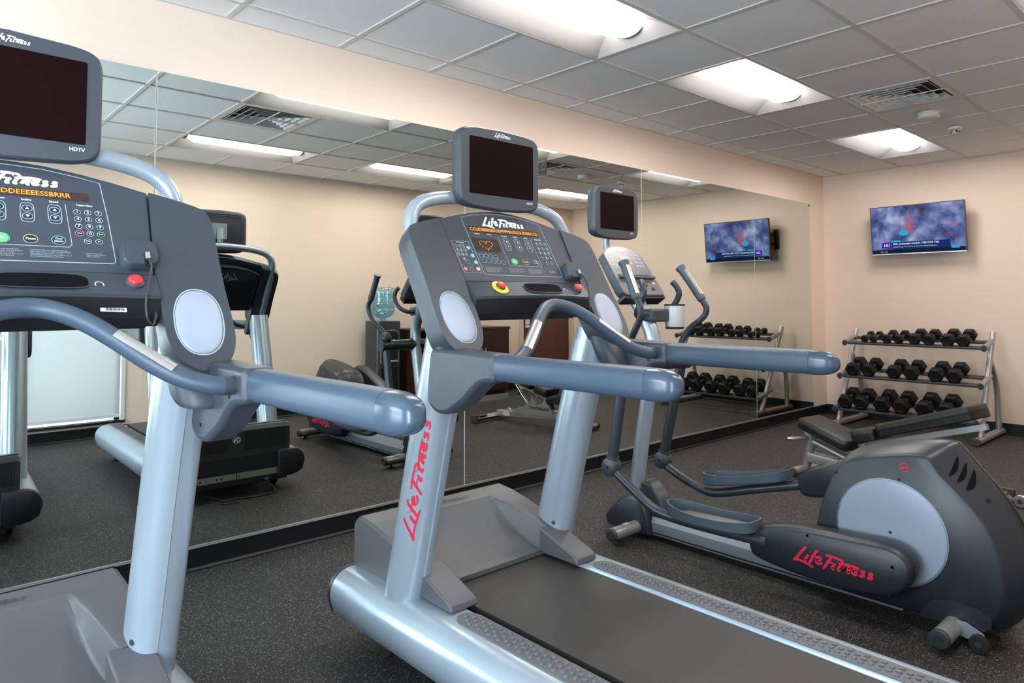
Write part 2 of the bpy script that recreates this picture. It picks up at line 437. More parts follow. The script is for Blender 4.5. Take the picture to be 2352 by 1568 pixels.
def stroke_geo(loops, w, fn, depth=0.0006, closed=True):
    """outline strokes of width w along 2D loops"""
    g = Geo()
    for lp in loops:
        n = len(lp); L, R = [], []
        for i in range(n):
            if closed: a, b = Vector(lp[i - 1]), Vector(lp[(i + 1) % n])
            else: a, b = Vector(lp[max(i - 1, 0)]), Vector(lp[min(i + 1, n - 1)])
            t = (b - a).normalized(); nn = Vector((-t.y, t.x)); q = Vector(lp[i])
            L.append(fn(*(q + nn * w / 2), depth)); R.append(fn(*(q - nn * w / 2), depth))
        m = n if closed else n - 1
        g.add(L + R, [(i, (i + 1) % n, n + (i + 1) % n, n + i) for i in range(m)])
    return g

# ================================================================== THE ROOM
TH = 0.12
struct(Geo().box(XL - TH, XW + TH, YB - TH, TH, -0.06, 0.0).build('floor', 'floor', smooth=0))
struct(Geo().box(XL - TH, XW + TH, 0.0, TH, 0, ZC + 0.2).build('wall_mirror_side', 'wall', smooth=0))
struct(Geo().box(XW, XW + TH, YB - TH, 0, 0, ZC + 0.2).build('wall_right', 'wall', smooth=0))
def wall_with_holes(name, axis, at, thick, lo, hi, holes):
    """wall slab split around rectangular openings; holes = (a0, a1, z0, z1)"""
    g = Geo(); xs = sorted({lo, hi, *[h[0] for h in holes], *[h[1] for h in holes]})
    top = ZC + 0.2
    def bx(a0, a1, z0, z1):
        if z1 - z0 < 1e-4: return
        if axis == 'y': g.box(a0, a1, at - thick, at, z0, z1)
        else: g.box(at - thick, at, a0, a1, z0, z1)
    for a0, a1 in zip(xs[:-1], xs[1:]):
        h = [h for h in holes if h[0] <= a0 + 1e-6 and h[1] >= a1 - 1e-6]
        if h: bx(a0, a1, 0, h[0][2]); bx(a0, a1, h[0][3], top)
        else: bx(a0, a1, 0, top)
    return struct(g.build(name, 'wall', smooth=0))
WIN = [(0.83, 1.635, 0.15, 2.2), (-0.20, 0.74, 0.15, 2.2), (-1.20, -0.29, 0.15, 2.2)]
DX0, DX1, DZ = 6.80, 7.82, 2.13
wall_with_holes('wall_back', 'y', YB, TH, XL - TH, XW + TH, WIN + [(DX0, DX1, 0.0, DZ)])
wall_with_holes('wall_left', 'x', XL, TH, YB, 0.0, [(-3.0, -0.8, 0.45, 2.2)])

# ceiling: tiles between the T-bars, openings for lights and diffusers
LIGHTS = [(-2, 1), (1, 1), (5, 1), (-2, 4), (1, 4), (5, 4)]     # (first tile index along X, grid line j of the far side)
VENTS = [(3, 2), (-2, 2)]
def gx(i): return GX0 + i * T
def gy(j): return -(J0 + j) * T
cells_skip = set()
for i, j in LIGHTS: cells_skip |= {(i, j), (i + 1, j)}
for i, j in VENTS: cells_skip.add((i, j))
g = Geo(); gg = Geo(); BW = 0.012
i0, i1 = -9, 9
xs = [XL] + [gx(i) for i in range(i0, i1) if XL < gx(i) < XW] + [XW]
ys = [0.0] + [gy(j) for j in range(-2, 8) if YB < gy(j) < 0] + [YB]
for a, b in zip(xs[:-1], xs[1:]):
    for c, d in zip(ys[:-1], ys[1:]):
        i = round((a - GX0) / T) if a != XL else round((b - GX0) / T) - 1
        j = round(-d / T - J0) if d != YB else 99
        if (i, j) in cells_skip: continue
        g.box(a, b, d, c, ZC + 0.006, ZC + 0.02)
struct(g.build('ceiling', 'tile', smooth=0))
struct(Geo().box(XL - TH, XW + TH, YB - TH, TH, ZC + 0.32, ZC + 0.36).build('ceiling_deck', 'ventdark', smooth=0))
def hole(i, j): return (i, j) in cells_skip
for x in xs[1:-1]: gg.box(x - BW, x + BW, YB, 0, ZC, ZC + 0.008)
for y in ys[1:-1]: gg.box(XL, XW, y - BW, y + BW, ZC, ZC + 0.0075)
gg2 = Geo()
# T-bars must not cross the two-tile light openings
gg = Geo()
for x in xs[1:-1]:
    i = round((x - GX0) / T)
    for c, d in zip(ys[:-1], ys[1:]):
        j = round(-d / T - J0) if d != YB else 99
        if any(j == jj and i == ii + 1 for ii, jj in LIGHTS): continue
        gg.box(x - BW, x + BW, d, c, ZC, ZC + 0.008)
for y in ys[1:-1]: gg.box(XL, XW, y - BW, y + BW, ZC - 0.0004, ZC + 0.0076)
gg.box(XL, XW, -0.02, 0, ZC - 0.0002, ZC + 0.008); gg.box(XL, XW, YB, YB + 0.02, ZC - 0.0002, ZC + 0.008)
gg.box(XW - 0.02, XW, YB, 0, ZC - 0.0003, ZC + 0.008); gg.box(XL, XL + 0.02, YB, 0, ZC - 0.0003, ZC + 0.008)
struct(gg.build('trim_1', 'grid', smooth=0))

# recessed fluorescent fixtures
def make_light(i, j, label):
    x0, x1 = gx(i) + BW, gx(i + 2) - BW
    y0, y1 = gy(j) + BW, gy(j - 1) - BW
    xm, ym = (x0 + x1) / 2, (y0 + y1) / 2
    L, W = (x1 - x0) / 2, (y1 - y0) / 2
    r = empty('ceiling_light', (xm, ym, ZC), 0, label, 'ceiling light', 'recessed ceiling lights')
    g = Geo()
    for s in (-1, 1):
        # curved reflector wings from the frame up beside the lens
        prof = [(W * s, 0.0), (W * s * 0.96, 0.004), (W * 0.80 * s, 0.035), (W * 0.60 * s, 0.065), (W * 0.44 * s, 0.082), (W * 0.36 * s, 0.088), (W * 0.36 * s, 0.10), (W * s, 0.10)]
        g.prism(prof, -L + 0.001, L - 0.001, lambda p, q, d: V(d, p, q))
    g.build('reflector', 'fixwhite', r)
    g = Geo(); g.box(-L + 0.002, L - 0.002, -W * 0.37, W * 0.37, 0.089, 0.101); g.build('housing', 'fixwhite', r, smooth=0)
    for s in (-1, 1):
        g = Geo(); g.prism([(s * (L - 0.001), 0.0), (s * (L - 0.09), 0.085), (s * (L - 0.001), 0.085)], -W + 0.004, W - 0.004, lambda p, q, d: V(p, d, q))
        g.build('end_plate', 'fixwhite', r)
    # bowed basket lens with rounded ends
    rings = []; hw = W * 0.40
    for k in range(15):
        u = -1 + 2 * k / 14; x = u * (L - 0.075); e = 1 - max(0, abs(u) - 0.86) / 0.14 * 0.30
        if k in (0, 14): e = 0.55
        rings.append([V(x, hw * e * math.cos(a), 0.092 - 0.082 * e * math.sin(a)) for a in [PI * q / 12 for q in range(13)]])
    g = Geo(); g.loft(rings, cap=True); g.build('lens', 'lamp', r, smooth=60)
    for s in (-1, 1):
        g = Geo(); x = s * (L - 0.070)
        g.prism(arc(0, 0.092, hw * 0.9, 0.062, 180, 360, 10), x, x + s * 0.012, lambda p, q, d: V(d, p, q)); g.build('end_cap', 'fixwhite', r)
    return r
LL = ['recessed ceiling light nearest the camera in the mirror side row', 'middle recessed ceiling light of the mirror side row',
      'farthest recessed ceiling light, next to the wall television corner', 'recessed ceiling light near the back wall, above the window side, seen in the mirror',
      'middle recessed ceiling light of the back wall row, seen in the mirror', 'recessed ceiling light of the back wall row nearest the door, seen in the mirror']
for (i, j), lb in zip(LIGHTS, LL): make_light(i, j, lb)

# square four-way diffusers
def make_vent(i, j, label):
    xm, ym, h = gx(i) + T / 2, gy(j) + T / 2, T / 2 - BW
    r = empty('air_vent', (xm, ym, ZC), 0, label, 'air vent', 'square ceiling diffusers')
    Geo().box(-h, h, -h, h, 0.07, 0.08).build('backing', 'ventdark', r, smooth=0)
    def ring(a0, z0, a1, z1, t=0.003):
        g = Geo()
        sq0 = [(-a0, -a0), (a0, -a0), (a0, a0), (-a0, a0)]; sq1 = [(-a1, -a1), (a1, -a1), (a1, a1), (-a1, a1)]
        A = [V(x, y, z0) for x, y in sq0]; B = [V(x, y, z1) for x, y in sq1]
        A2 = [V(x, y, z0 + t) for x, y in sq0]; B2 = [V(x, y, z1 + t) for x, y in sq1]
        for k in range(4):
            n = (k + 1) % 4
            g.add([A[k], A[n], B[n], B[k], A2[k], A2[n], B2[n], B2[k]], [(0, 1, 2, 3), (7, 6, 5, 4), (0, 4, 5, 1), (3, 2, 6, 7), (1, 5, 6, 2), (0, 3, 7, 4)])
        return g
    ring(h, 0.0, h - 0.035, 0.004).build('frame', 'vent', r, smooth=0)
    for k in range(5):
        a = h - 0.045 - k * 0.052
        ring(a, 0.0, a - 0.034, 0.030).build('louvre', 'vent', r, smooth=0)
    g = Geo(); g.box(-0.004, 0.004, -h + 0.03, h - 0.03, -0.002, 0.004); g.box(-h + 0.03, h - 0.03, -0.004, 0.004, -0.003, 0.003); g.build('crossbar', 'vent', r, smooth=0)
    return r
make_vent(3, 2, 'square louvred ceiling vent beside the smoke detector')
make_vent(-2, 2, 'square louvred ceiling vent near the camera, seen in the mirror')

d = empty('smoke_detector', (5.745, -1.745, ZC), 0, 'round white smoke detector just beyond the ceiling vent', 'smoke detector')
Geo().lathe((0, 0, 0), [(0.001, 0), (0.077, 0), (0.077, -0.010), (0.001, -0.010)]).build('base_plate', 'whiteplastic', d)
Geo().lathe((0, 0, 0), [(0.001, -0.011), (0.072, -0.011), (0.074, -0.034), (0.062, -0.044), (0.001, -0.048)]).build('body', 'whiteplastic', d)
d = empty('fire_sprinkler', (6.39, -1.74, ZC), 0, 'small round white ceiling alarm with dark slots, past the smoke detector', 'alarm')
Geo().lathe((0, 0, 0), [(0.001, 0), (0.052, 0), (0.050, -0.018), (0.035, -0.026), (0.001, -0.028)]).build('body', 'whiteplastic', d)
Geo().lathe((0, 0, 0), [(0.001, -0.026), (0.020, -0.028), (0.022, -0.052), (0.001, -0.055)]).build('sensor', 'whiteplastic', d)
for k in range(5):
    a = 2 * PI * k / 5; Geo().box(-0.006, 0.006, -0.002, 0.002, -0.045, -0.029, Matrix.Translation((0.030 * math.cos(a), 0.030 * math.sin(a), 0)) @ Matrix.Rotation(a + PI / 2, 4, 'Z')).build('slot', 'black', d, smooth=0)

# cove base
def base_mesh(x0, x1, y0, y1):
    return Geo().box(x0, x1, y0, y1, 0, 0.108)
struct(Geo().prism([(0, 0), (-0.016, 0), (-0.016, 0.006), (-0.007, 0.016), (-0.006, 0.10), (0, 0.104)], XL, XW, lambda p, q, d: V(d, p, q)).build('baseboard_mirror_side', 'base'))
struct(Geo().prism([(0, 0), (-0.016, 0), (-0.016, 0.006), (-0.007, 0.016), (-0.006, 0.10), (0, 0.104)], YB, -0.006, lambda p, q, d: V(XW + p, d, q)).build('baseboard_right', 'base'))
g = Geo(); P_ = [(0, 0), (0.016, 0), (0.016, 0.006), (0.007, 0.016), (0.006, 0.10), (0, 0.104)]
g.prism(P_, XL, DX0 - 0.07, lambda p, q, d: V(d, YB + p, q)); struct(g.build('baseboard_back', 'base'))
struct(Geo().prism(P_, YB + 0.01, -0.01, lambda p, q, d: V(XL + p, d, q)).build('baseboard_left', 'base'))

# mirrors: sheets on the wall, held in a metal channel
SE = [-2.28, -0.93, 0.8788, 2.6933, 4.5147, 6.3099, 7.5292]
ML = ['wall mirror sheet nearest the camera, mostly outside the frame', 'large wall mirror sheet behind the left treadmill', 'large wall mirror sheet left of the central treadmill console',
      'large wall mirror sheet behind the central treadmill', 'large wall mirror sheet reflecting the wall television', 'narrow end wall mirror sheet next to the corner']
for k in range(6):
    g = Geo(); g.m = 1; x0, x1 = SE[k] + 0.0015, SE[k + 1] - 0.0015; z0, z1 = 0.117, 2.340
    g.box(x0, x1, -0.0078, -0.0015, z0, z1); g.m = 0
    g.add([V(x0 + 0.002, -0.008, z0), V(x1 - 0.002, -0.008, z0), V(x1 - 0.002, -0.008, z1 - 0.002), V(x0 + 0.002, -0.008, z1 - 0.002)], [(0, 1, 2, 3)])
    tag(g.build('wall_mirror', ['mirror', 'mirroredge'], smooth=0), ML[k], 'mirror', 'mirror sheets along the wall')
tag(Geo().box(SE[0], SE[-1], -0.012, -0.0002, 0.1045, 0.1168).build('mirror_channel', 'alu', smooth=0), 'long thin aluminium channel under the wall mirrors', 'trim')
tag(Geo().cyl((7.505, -0.008, 2.318), (0, -1, 0), 0.007, 0.006).build('mirror_clip', 'black'), 'small dark clip at the top end corner of the mirror', 'clip')

# window units on the back wall, each with a roller shade
for k, (a, b, z0, z1) in enumerate(WIN):
    n = 'window_%d' % (k + 1)
    g = Geo(); t = 0.045; y = YB
    for bx in ((a, a + t, z0, z1), (b - t, b, z0, z1), (a, b, z1 - t, z1), (a, b, z0, z0 + t)):
        g.box(bx[0], bx[1], y - 0.10, y - 0.05, bx[2], bx[3])
    w = struct(g.build(n, 'winframe', smooth=0))
    Geo().box(a + t, b - t, y - 0.078, y - 0.072, z0 + t, z1 - t).build('pane', 'pane', w, smooth=0)
    g = Geo(); g.box(a - 0.03, a, y, y + 0.012, z0 - 0.0, z1 + 0.03); g.box(b, b + 0.03, y, y + 0.012, z0, z1 + 0.03); g.box(a, b, y, y + 0.012, z1, z1 + 0.03)
    g.build('casing', 'winframe', w, smooth=0)
    Geo().box(a - 0.03, b + 0.035, y - 0.04, y + 0.03, z0 - 0.02, z0).build('sill', 'black', w, smooth=0)
    lb = ['white roller shade pulled down on the window nearest the door, seen in the mirror', 'white roller shade on the middle window behind the camera, barely seen in the mirror', 'white roller shade raised to add daylight, on the unseen window farthest from the door']
    s = empty('roller_shade', ((a + b) / 2, YB - 0.02, z1 - 0.04), 0, lb[k], 'window shade', 'roller shades')
    h = (b - a) / 2 - 0.006
    drop = z0 if k < 2 else z1 - 0.35  # shade of the unseen third window stays up to let more daylight in
    Geo().box(-h, h, -0.001, 0.001, drop + 0.05 - z1 + 0.04, 0).build('cloth', 'shade', s, smooth=0)
    Geo().box(-h, h, -0.006, 0.006, drop + 0.025 - z1 + 0.04, drop + 0.055 - z1 + 0.04).build('hem_bar', 'winframe', s, smooth=0)
    Geo().cyl((-h, 0, 0.012), (1, 0, 0), 0.02, 2 * h).build('roller', 'winframe', s)
g = Geo()  # unseen left-wall window, put in to give cool side daylight
for bx in ((-3.0, -2.95, 0.45, 2.2), (-0.85, -0.8, 0.45, 2.2), (-1.93, -1.87, 0.45, 2.2)): g.box(XL - 0.1, XL - 0.05, *bx)
g.box(XL - 0.1, XL - 0.05, -3.0, -0.8, 0.45, 0.5); g.box(XL - 0.1, XL - 0.05, -3.0, -0.8, 2.15, 2.2)
w = struct(g.build('window_4', 'winframe', smooth=0))
Geo().box(XL - 0.078, XL - 0.072, -2.95, -0.85, 0.5, 2.15).build('pane', 'pane', w, smooth=0)

# entrance door in the back wall
g = Geo(); g.box(DX0, DX1, YB - 0.07, YB - 0.025, 0.005, DZ - 0.02)
dr = struct(g.build('door_1', 'doorwood', smooth=0))
g = Geo()
for x0, x1, z0, z1 in ((DX0 - 0.06, DX0 + 0.02, 0, DZ + 0.06), (DX1 - 0.02, DX1 + 0.05, 0, DZ + 0.06), (DX0 + 0.02, DX1 - 0.02, DZ - 0.02, DZ + 0.06)):
    g.box(x0, x1, YB - 0.02, YB + 0.014, z0, z1)
struct(g.build('trim_2', 'frame', smooth=0))
g = Geo(); yl = YB - 0.0245
g.prism(rrect(-0.045, 0.045, -0.115, 0.115, 0.012), 0, 0.022, lambda p, q, d: V(6.915 + p, yl + d, 0.99 + q)); g.build('lock_plate', 'chrome', dr)
Geo().prism(rrect(-0.028, 0.028, -0.03, 0.03, 0.006), 0.022, 0.028, lambda p, q, d: V(6.915 + p, yl + d, 1.05 + q)).build('card_slot', 'black', dr)
Geo().tube([(6.915, yl + 0.02, 0.93), (6.915, yl + 0.055, 0.93), (6.94, yl + 0.062, 0.93), (7.04, yl + 0.062, 0.928)], 0.009).build('door_handle', 'chrome', dr)
for z in (0.25, 1.05, 1.9): Geo().cyl((DX1 - 0.018, YB + 0.012, z), (0, 0, 1), 0.007, 0.1).build('hinge', 'chrome', dr)

# ================================================================== TREADMILL
TH_C = math.atan(0.58)
CO = V(0, -0.71, 1.10); CA = V(0, math.sin(TH_C), math.cos(TH_C)); CN = V(0, -math.cos(TH_C), math.sin(TH_C))
def con(a, t, n=0.0): return CO + V(a, 0, 0) + CA * t + CN * n

def make_treadmill(loc, rz, label, led, group='treadmills facing the mirror'):
    r = empty('treadmill', loc, rz, label, 'treadmill', group)
    for s in (1, -1):
        prof = [(0.275, 0.100), (0.275, 0.262), (0.284, 0.275), (0.375, 0.275)] + arc(0.375, 0.19, 0.085, 0.085, 90, -20, 9)[1:] + [(0.445, 0.125), (0.41, 0.103), (0.36, 0.092)]
        def sc_(f, dz=0.0): return [((0.365 + (p[0] - 0.365) * f), (0.19 + (p[1] - 0.19) * f + dz)) for p in prof]
        g = Geo(); rings = []
        for y, f, dz in ((-0.005, 0.985, 0), (-0.02, 1, 0), (-0.5, 1, 0), (-1.2, 1, 0), (-1.78, 1, 0), (-1.84, 0.97, 0), (-1.875, 0.88, 0.0), (-1.89, 0.7, 0)):
            rings.append([V(s * p, y, q) for p, q in sc_(f, dz)])
        g.loft(rings); rail = g.build('side_rail', 'silver', r, smooth=50)
        g = Geo(); g.loft([[V(s * p, y, q) for p, q in sc_(f)] for y, f in ((-0.004, 1.005), (0.012, 1.0), (0.022, 0.95), (0.026, 0.8))])
        g.build('end_cap', 'dark', rail)
        # dimpled foot pad
        lp = [(0.2815 + 0.0415 + 0.0415 * math.cos(a), -0.66 + 0.05 * math.sin(a)) for a in [PI * k / 12 for k in range(13)]]
        lp = lp + [(0.2815, -1.84), (0.3645, -1.84)]
        g = Geo(); g.prism(lp, 0.2755, 0.2785, lambda p, q, d: V(s * p, q, d))
        y = -0.635; row = 0
        while y > -1.82:
            for x in ([0.299, 0.323, 0.347] if row % 2 == 0 else [0.311, 0.335]):
                if y > -0.645 and x != 0.323: continue
                g.loft([[V(s * (x + rr * math.cos(a)), y + rr * math.sin(a), 0.2784 + z) for a in [2 * PI * k / 8 for k in range(8)]] for rr, z in ((0.0082, 0), (0.0076, 0.0036), (0.0040, 0.0050))])
            y -= 0.0225; row += 1
        g.build('foot_pad', 'pad', r)
        # leaning upright
        rings = []
        for k in range(13):
            z = 0.235 + (1.165 - 0.235) * k / 12
            y = -0.338 - 0.262 * (z - 0.25) - 0.02 * max(0, z - 0.8)
            u = 0.355 + 0.004 * (z - 0.25)
            sl = math.atan(0.262); f = 1.0 - 0.04 * (z - 0.25)
            rings.append([V(s * (u + 0.062 * f * p), y + 0.078 * f * q * math.cos(sl), z + 0.078 * f * q * math.sin(sl) * -1 * 0.0) for p, q in superell(0, 0, 1, 1, 2.5, 28)])
        up_ = Geo().loft(rings).build('upright', 'silver', r, smooth=50)
        # sleeve over the inner half of the upright, ending just above the cover
        azs = [math.radians(92 + 174 * q / 22) for q in range(23)]; rings = []
        def sl_pt(z, az, o):
            yy = -0.338 - 0.262 * (z - 0.25) - 0.02 * max(0, z - 0.8); f = 1.0 - 0.04 * (z - 0.25); ex = 0.8
            c_, s2 = math.cos(az), math.sin(az)
            return V(s * (0.355 + 0.004 * (z - 0.25) + math.copysign(abs(c_) ** ex, c_) * (0.062 * f + o)), yy + math.copysign(abs(s2) ** ex, s2) * (0.078 * f + o), z)
        for k in range(16):
            z = 0.318 + 0.80 * (k / 15) ** 1.3; ring = []
            for az in azs:
                e_ = min(az - azs[0], azs[-1] - az); zz = z + (0.030 * max(0, 1 - e_ / 0.35) ** 2 if k == 0 else 0)
                ring.append(sl_pt(zz, az, 0.0032))
            for az in reversed(azs):
                e_ = min(az - azs[0], azs[-1] - az); zz = z + (0.030 * max(0, 1 - e_ / 0.35) ** 2 if k == 0 else 0)
                ring.append(sl_pt(zz, az, -0.004))
            rings.append(ring)
        Geo().loft(rings).build('sleeve', 'silver', up_, smooth=40)
        bz = sl_pt(0.385, math.radians(205), 0.0034); Geo().cyl(bz, (-s * 0.9, -0.42, 0), 0.008, 0.0015, 14).build('bolt', 'dark', up_)
        # padded side handrail
        rings = []; prof2 = rrect(-0.034, 0.034, -0.037, 0.037, 0.026, 5)
        for y, f in ((-0.905, 1), (-1.0, 1), (-1.2, 1), (-1.415, 1)): rings.append([V(s * 0.41 + p * f, y, 1.078 + q * f) for p, q in prof2])
        hr = Geo().loft(rings).build('handrail', 'hand', r, smooth=50)
        rings = []
        for k in range(9):
            a = PI / 2 * k / 8; f = (1 - math.sin(a) ** 2.6) ** (1 / 2.6) if k < 8 else 0.12; y = -1.416 - 0.080 * math.sin(a)
            rings.append([V(s * 0.41 + p * f * 1.01, y, 1.077 + q * f * 1.01) for p, q in prof2])
        Geo().loft(rings).build('handrail_tip', 'handcap', hr, smooth=60)
        # bracket from upright to handrail
        bp_ = [(-0.905, 1.117), (-0.66, 1.122), (-0.61, 1.116), (-0.595, 1.06), (-0.588, 0.975), (-0.60, 0.945), (-0.635, 0.925), (-0.68, 0.925), (-0.72, 0.942), (-0.77, 0.972), (-0.81, 1.005), (-0.85, 1.03), (-0.905, 1.038)]
        bp_ = bp_[:1] + [(q.x, q.y) for q in catmull([V(a_, b_, 0) for a_, b_ in bp_[1:]], 4)]
        if s: 
            g = Geo(); g.prism(bp_, 0.368, 0.446, lambda p, q, d: V(s * d, p, q)); br = g.build('handrail_bracket', 'slate', r, bevel=0.014, bseg=4)
        for yy, zz in ((-0.66, 0.965), (-0.83, 1.05)): Geo().cyl((s * 0.367, yy, zz), (-s, 0, 0), 0.005, 0.0015, 12).build('screw', 'black', br)
        Geo().cyl((s * 0.372, -0.855, 1.078), (-s, 0, 0), 0.021, 0.028, 20).build('bar_socket', 'slate', br)
        g = Geo()
        g.lathe((0, 0, 0), [(0.012, -0.016), (0.040, -0.016), (0.044, -0.010), (0.044, 0.010), (0.040, 0.016), (0.012, 0.016)], 24, Matrix.Rotation(PI / 2, 4, 'Y'))
        for i, v in enumerate(g.v): g.v[i] = (v[0] + s * 0.33, v[1] - 0.20, v[2] + 0.0445)
        w = g.build('caster', 'rubber', r)
        Geo().cyl((s * 0.33 - 0.019, -0.20, 0.0445), (1, 0, 0), 0.016, 0.038).build('hub', 'dark', w)
        Geo().box(s * 0.33 - 0.006, s * 0.33 + 0.006, -0.225, -0.175, 0.05, 0.11).build('fork', 'dark', w, smooth=0)
        Geo().lathe((s * 0.33, -1.70, 0), [(0.001, 0), (0.034, 0), (0.036, 0.006), (0.012, 0.022), (0.010, 0.11), (0.001, 0.11)]).build('levelling_foot', 'rubber', r)

    # running deck and belt
    Geo().box(-0.274, 0.274, -1.83, -0.05, 0.20, 0.248).build('deck', 'black', r, bevel=0.004, bseg=2)
    g = Geo()
    prof = arc(-1.80, 0.235, 0.032, 0.032, 90, 270, 10) + arc(-0.30, 0.235, 0.032, 0.032, -90, 90, 6)
    g.prism(prof, -0.238, 0.262, lambda p, q, d: V(d, p, q)); g.build('running_belt', 'belt', r, smooth=60)
    Geo().cyl((-0.272, -1.80, 0.232), (1, 0, 0), 0.027, 0.544).build('rear_roller', 'alu', r)

    # motor cover: outer shell profile with a scooped well in the middle
    def h_out(v):
        P = [(0.0, 0.425), (0.012, 0.448), (0.03, 0.458), (0.12, 0.449), (0.22, 0.428), (0.32, 0.398), (0.42, 0.363), (0.50, 0.334), (0.575, 0.308), (0.588, 0.299), (0.592, 0.285)]
        for a, b in zip(P[:-1], P[1:]):
            if v <= b[0]: return a[1] + (b[1] - a[1]) * (v - a[0]) / (b[0] - a[0])
        return P[-1][1]
    def h_in(v):
        t = min(1, max(0, (v - 0.125) / 0.275)); return 0.447 - 0.160 * (1 - (1 - t) ** 1.7)
    vs_ = [0.0, 0.006, 0.012, 0.03, 0.07, 0.11, 0.1245, 0.125, 0.135, 0.15, 0.17, 0.19, 0.21, 0.24, 0.27, 0.30, 0.33, 0.36, 0.385, 0.40]
    def row(v):          # columns bend with the walls of the well
        e = 0.205 + 0.055 * min(1, max(0, (v - 0.125) / 0.275)); k = e / 0.205
        R_ = [0.0, 0.05 * k, 0.10 * k, 0.15 * k, 0.185 * k, e - 0.008, e - 0.003, e, e + 0.010, e + 0.014, e + 0.018, 0.300, 0.330, 0.344, 0.352, 0.357]
        return [-x for x in R_[:0:-1]] + R_
    def zrow(v):
        e = 0.205 + 0.055 * min(1, max(0, (v - 0.125) / 0.275)); out = []
        ho = h_out(v); hi = h_in(v) if v >= 0.1245 else ho
        if v == 0.1245: hi = ho
        for u in row(v):
            au = abs(u)
            if au <= e - 0.0029: z = hi + (0.004 if au > e - 0.0031 and ho - hi > 0.01 else 0)
            elif au <= e + 0.0001: z = hi + (ho - hi) * 0.12
            elif au <= e + 0.0101: z = hi + (ho - hi) * 0.90
            elif au <= e + 0.0141: z = ho - (ho - hi) * 0.02
            else: z = ho
            if au > 0.345: z -= 0.008 * (au - 0.342) / 0.015
            out.append(z)
        return out
    nu = len(row(0)); g = Geo()
    G_ = [[V(u, -v, z) for u, z in zip(row(v), zrow(v))] for v in vs_]
    g.add([p for r_ in G_ for p in r_], [(i * nu + k, i * nu + k + 1, (i + 1) * nu + k + 1, (i + 1) * nu + k) for i in range(len(vs_) - 1) for k in range(nu - 1)])
    zb = 0.262
    # skirts: front, sides, back edge
    for r_, z_ in ((G_[0], zb), (G_[-1], 0.27)): g.add(r_ + [V(p.x, p.y, z_) for p in r_], [(k, nu + k, nu + k + 1, k + 1) for k in range(nu - 1)])
    for c_ in (0, -1): g.add([r_[c_] for r_ in G_] + [V(r_[c_].x, r_[c_].y, zb) for r_ in G_], [(k, k + 1, len(vs_) + k + 1, len(vs_) + k) for k in range(len(vs_) - 1)])
    mc = g.build('motor_cover', 'cover', r, smooth=32)
    for s in (-1, 1):     # tapering side arms that run back past the uprights
        g = Geo(); pr = [(v, h_out(v)) for v in (0.39, 0.42, 0.46, 0.50, 0.54, 0.575, 0.588, 0.592)] + [(0.592, 0.277), (0.39, 0.277)]
        g.prism(pr, 0.240, 0.350, lambda p, q, d: V(s * d, -p, q)); g.build('cover_arm', 'cover', mc, bevel=0.007)
    g = Geo(); g.box(-0.352, 0.352, -0.0245, -0.0235, 0.4557, 0.4597); g.build('seam', 'black', mc, smooth=0)
    logo_geo(0.20, lambda x, y, d: V(0.02 + x, -0.085 + y, 0.4546 + d + y * 0.1), w=0.16).build('maker_logo', 'dark', mc, smooth=0)
    # face towards the mirror: grille, emblem, lower panel with the power switch
    g = Geo()
    for zz in [0.300 + 0.0125 * k for k in range(10)]:
        for xx in [0.055 + 0.0125 * k for k in range(23)]:
            if abs(zz) < 0.43:
                for s in (-1, 1): g.box(s * xx - 0.0042, s * xx + 0.0042, 0.0002, 0.0012, zz, zz + 0.0085)
    g.build('grille', 'black', mc, smooth=0)
    g = Geo(); g.lathe((0, 0, 0), [(0.0215, 0), (0.0215, 0.004), (0.027, 0.004), (0.027, 0)], 28, Matrix.Translation((0.0, 0.001, 0.372)) @ Matrix.Rotation(-PI / 2, 4, 'X'))
    g.tube([(-0.016, 0.003, 0.359), (-0.004, 0.003, 0.377), (0.012, 0.003, 0.384), (0.018, 0.003, 0.376)], 0.0028, 8); g.tube([(-0.006, 0.003, 0.374), (0.002, 0.003, 0.366), (0.009, 0.003, 0.356)], 0.0028, 8)
    g.build('emblem', 'chrome', mc)
    g = Geo(); g.box(-0.345, 0.345, -0.06, -0.004, 0.075, 0.262); fp = g.build('front_panel', 'dark', r, bevel=0.006)
    Geo().box(-0.345, 0.345, -0.003, 0.005, 0.250, 0.262).build('ledge', 'dark', fp, smooth=0)
    Geo().prism(rrect(-0.30, 0.325, 0.118, 0.158, 0.018), -0.004, -0.001, lambda p, q, d: V(p, d, q)).build('socket_strip', 'alu', fp)
    Geo().box(0.0, 0.006, -0.0012, 0.001, 0.118, 0.158).build('divider', 'dark', fp, smooth=0)
    Geo().box(0.268, 0.290, -0.001, 0.006, 0.128, 0.158).build('power_switch', 'redbtn', fp, bevel=0.002, label='red power switch')
    for xx in (0.02, -0.09, -0.12, -0.22): Geo().cyl((xx, -0.002, 0.136), (0, 1, 0), 0.006, 0.003, 12).build('port', 'black', fp)
    Geo().tube(catmull([(0.20, -0.05, 0.08), (0.23, 0.0, 0.05), (0.24, 0.04, 0.012), (0.12, 0.07, 0.006), (-0.05, 0.03, 0.007), (-0.12, 0.09, 0.006), (-0.02, 0.12, 0.006), (-0.1, 0.02, 0.012), (-0.16, -0.06, 0.03)]), 0.005, 8).build('power_cord', 'rubber', r)
    Geo().box(0.19, 0.215, -0.004, -0.002, 0.085, 0.10).build('sticker', 'stick', fp, smooth=0)

    # ---- frame arch over the console, with the monitor post
    pts = [(-0.372, -0.60, 1.12), (-0.378, -0.50, 1.30), (-0.382, -0.415, 1.48), (-0.375, -0.395, 1.555), (-0.335, -0.388, 1.605), (-0.25, -0.385, 1.633), (-0.12, -0.385, 1.646), (0, -0.385, 1.65)]
    pts = pts + [(-p[0], p[1], p[2]) for p in pts[-2::-1]]
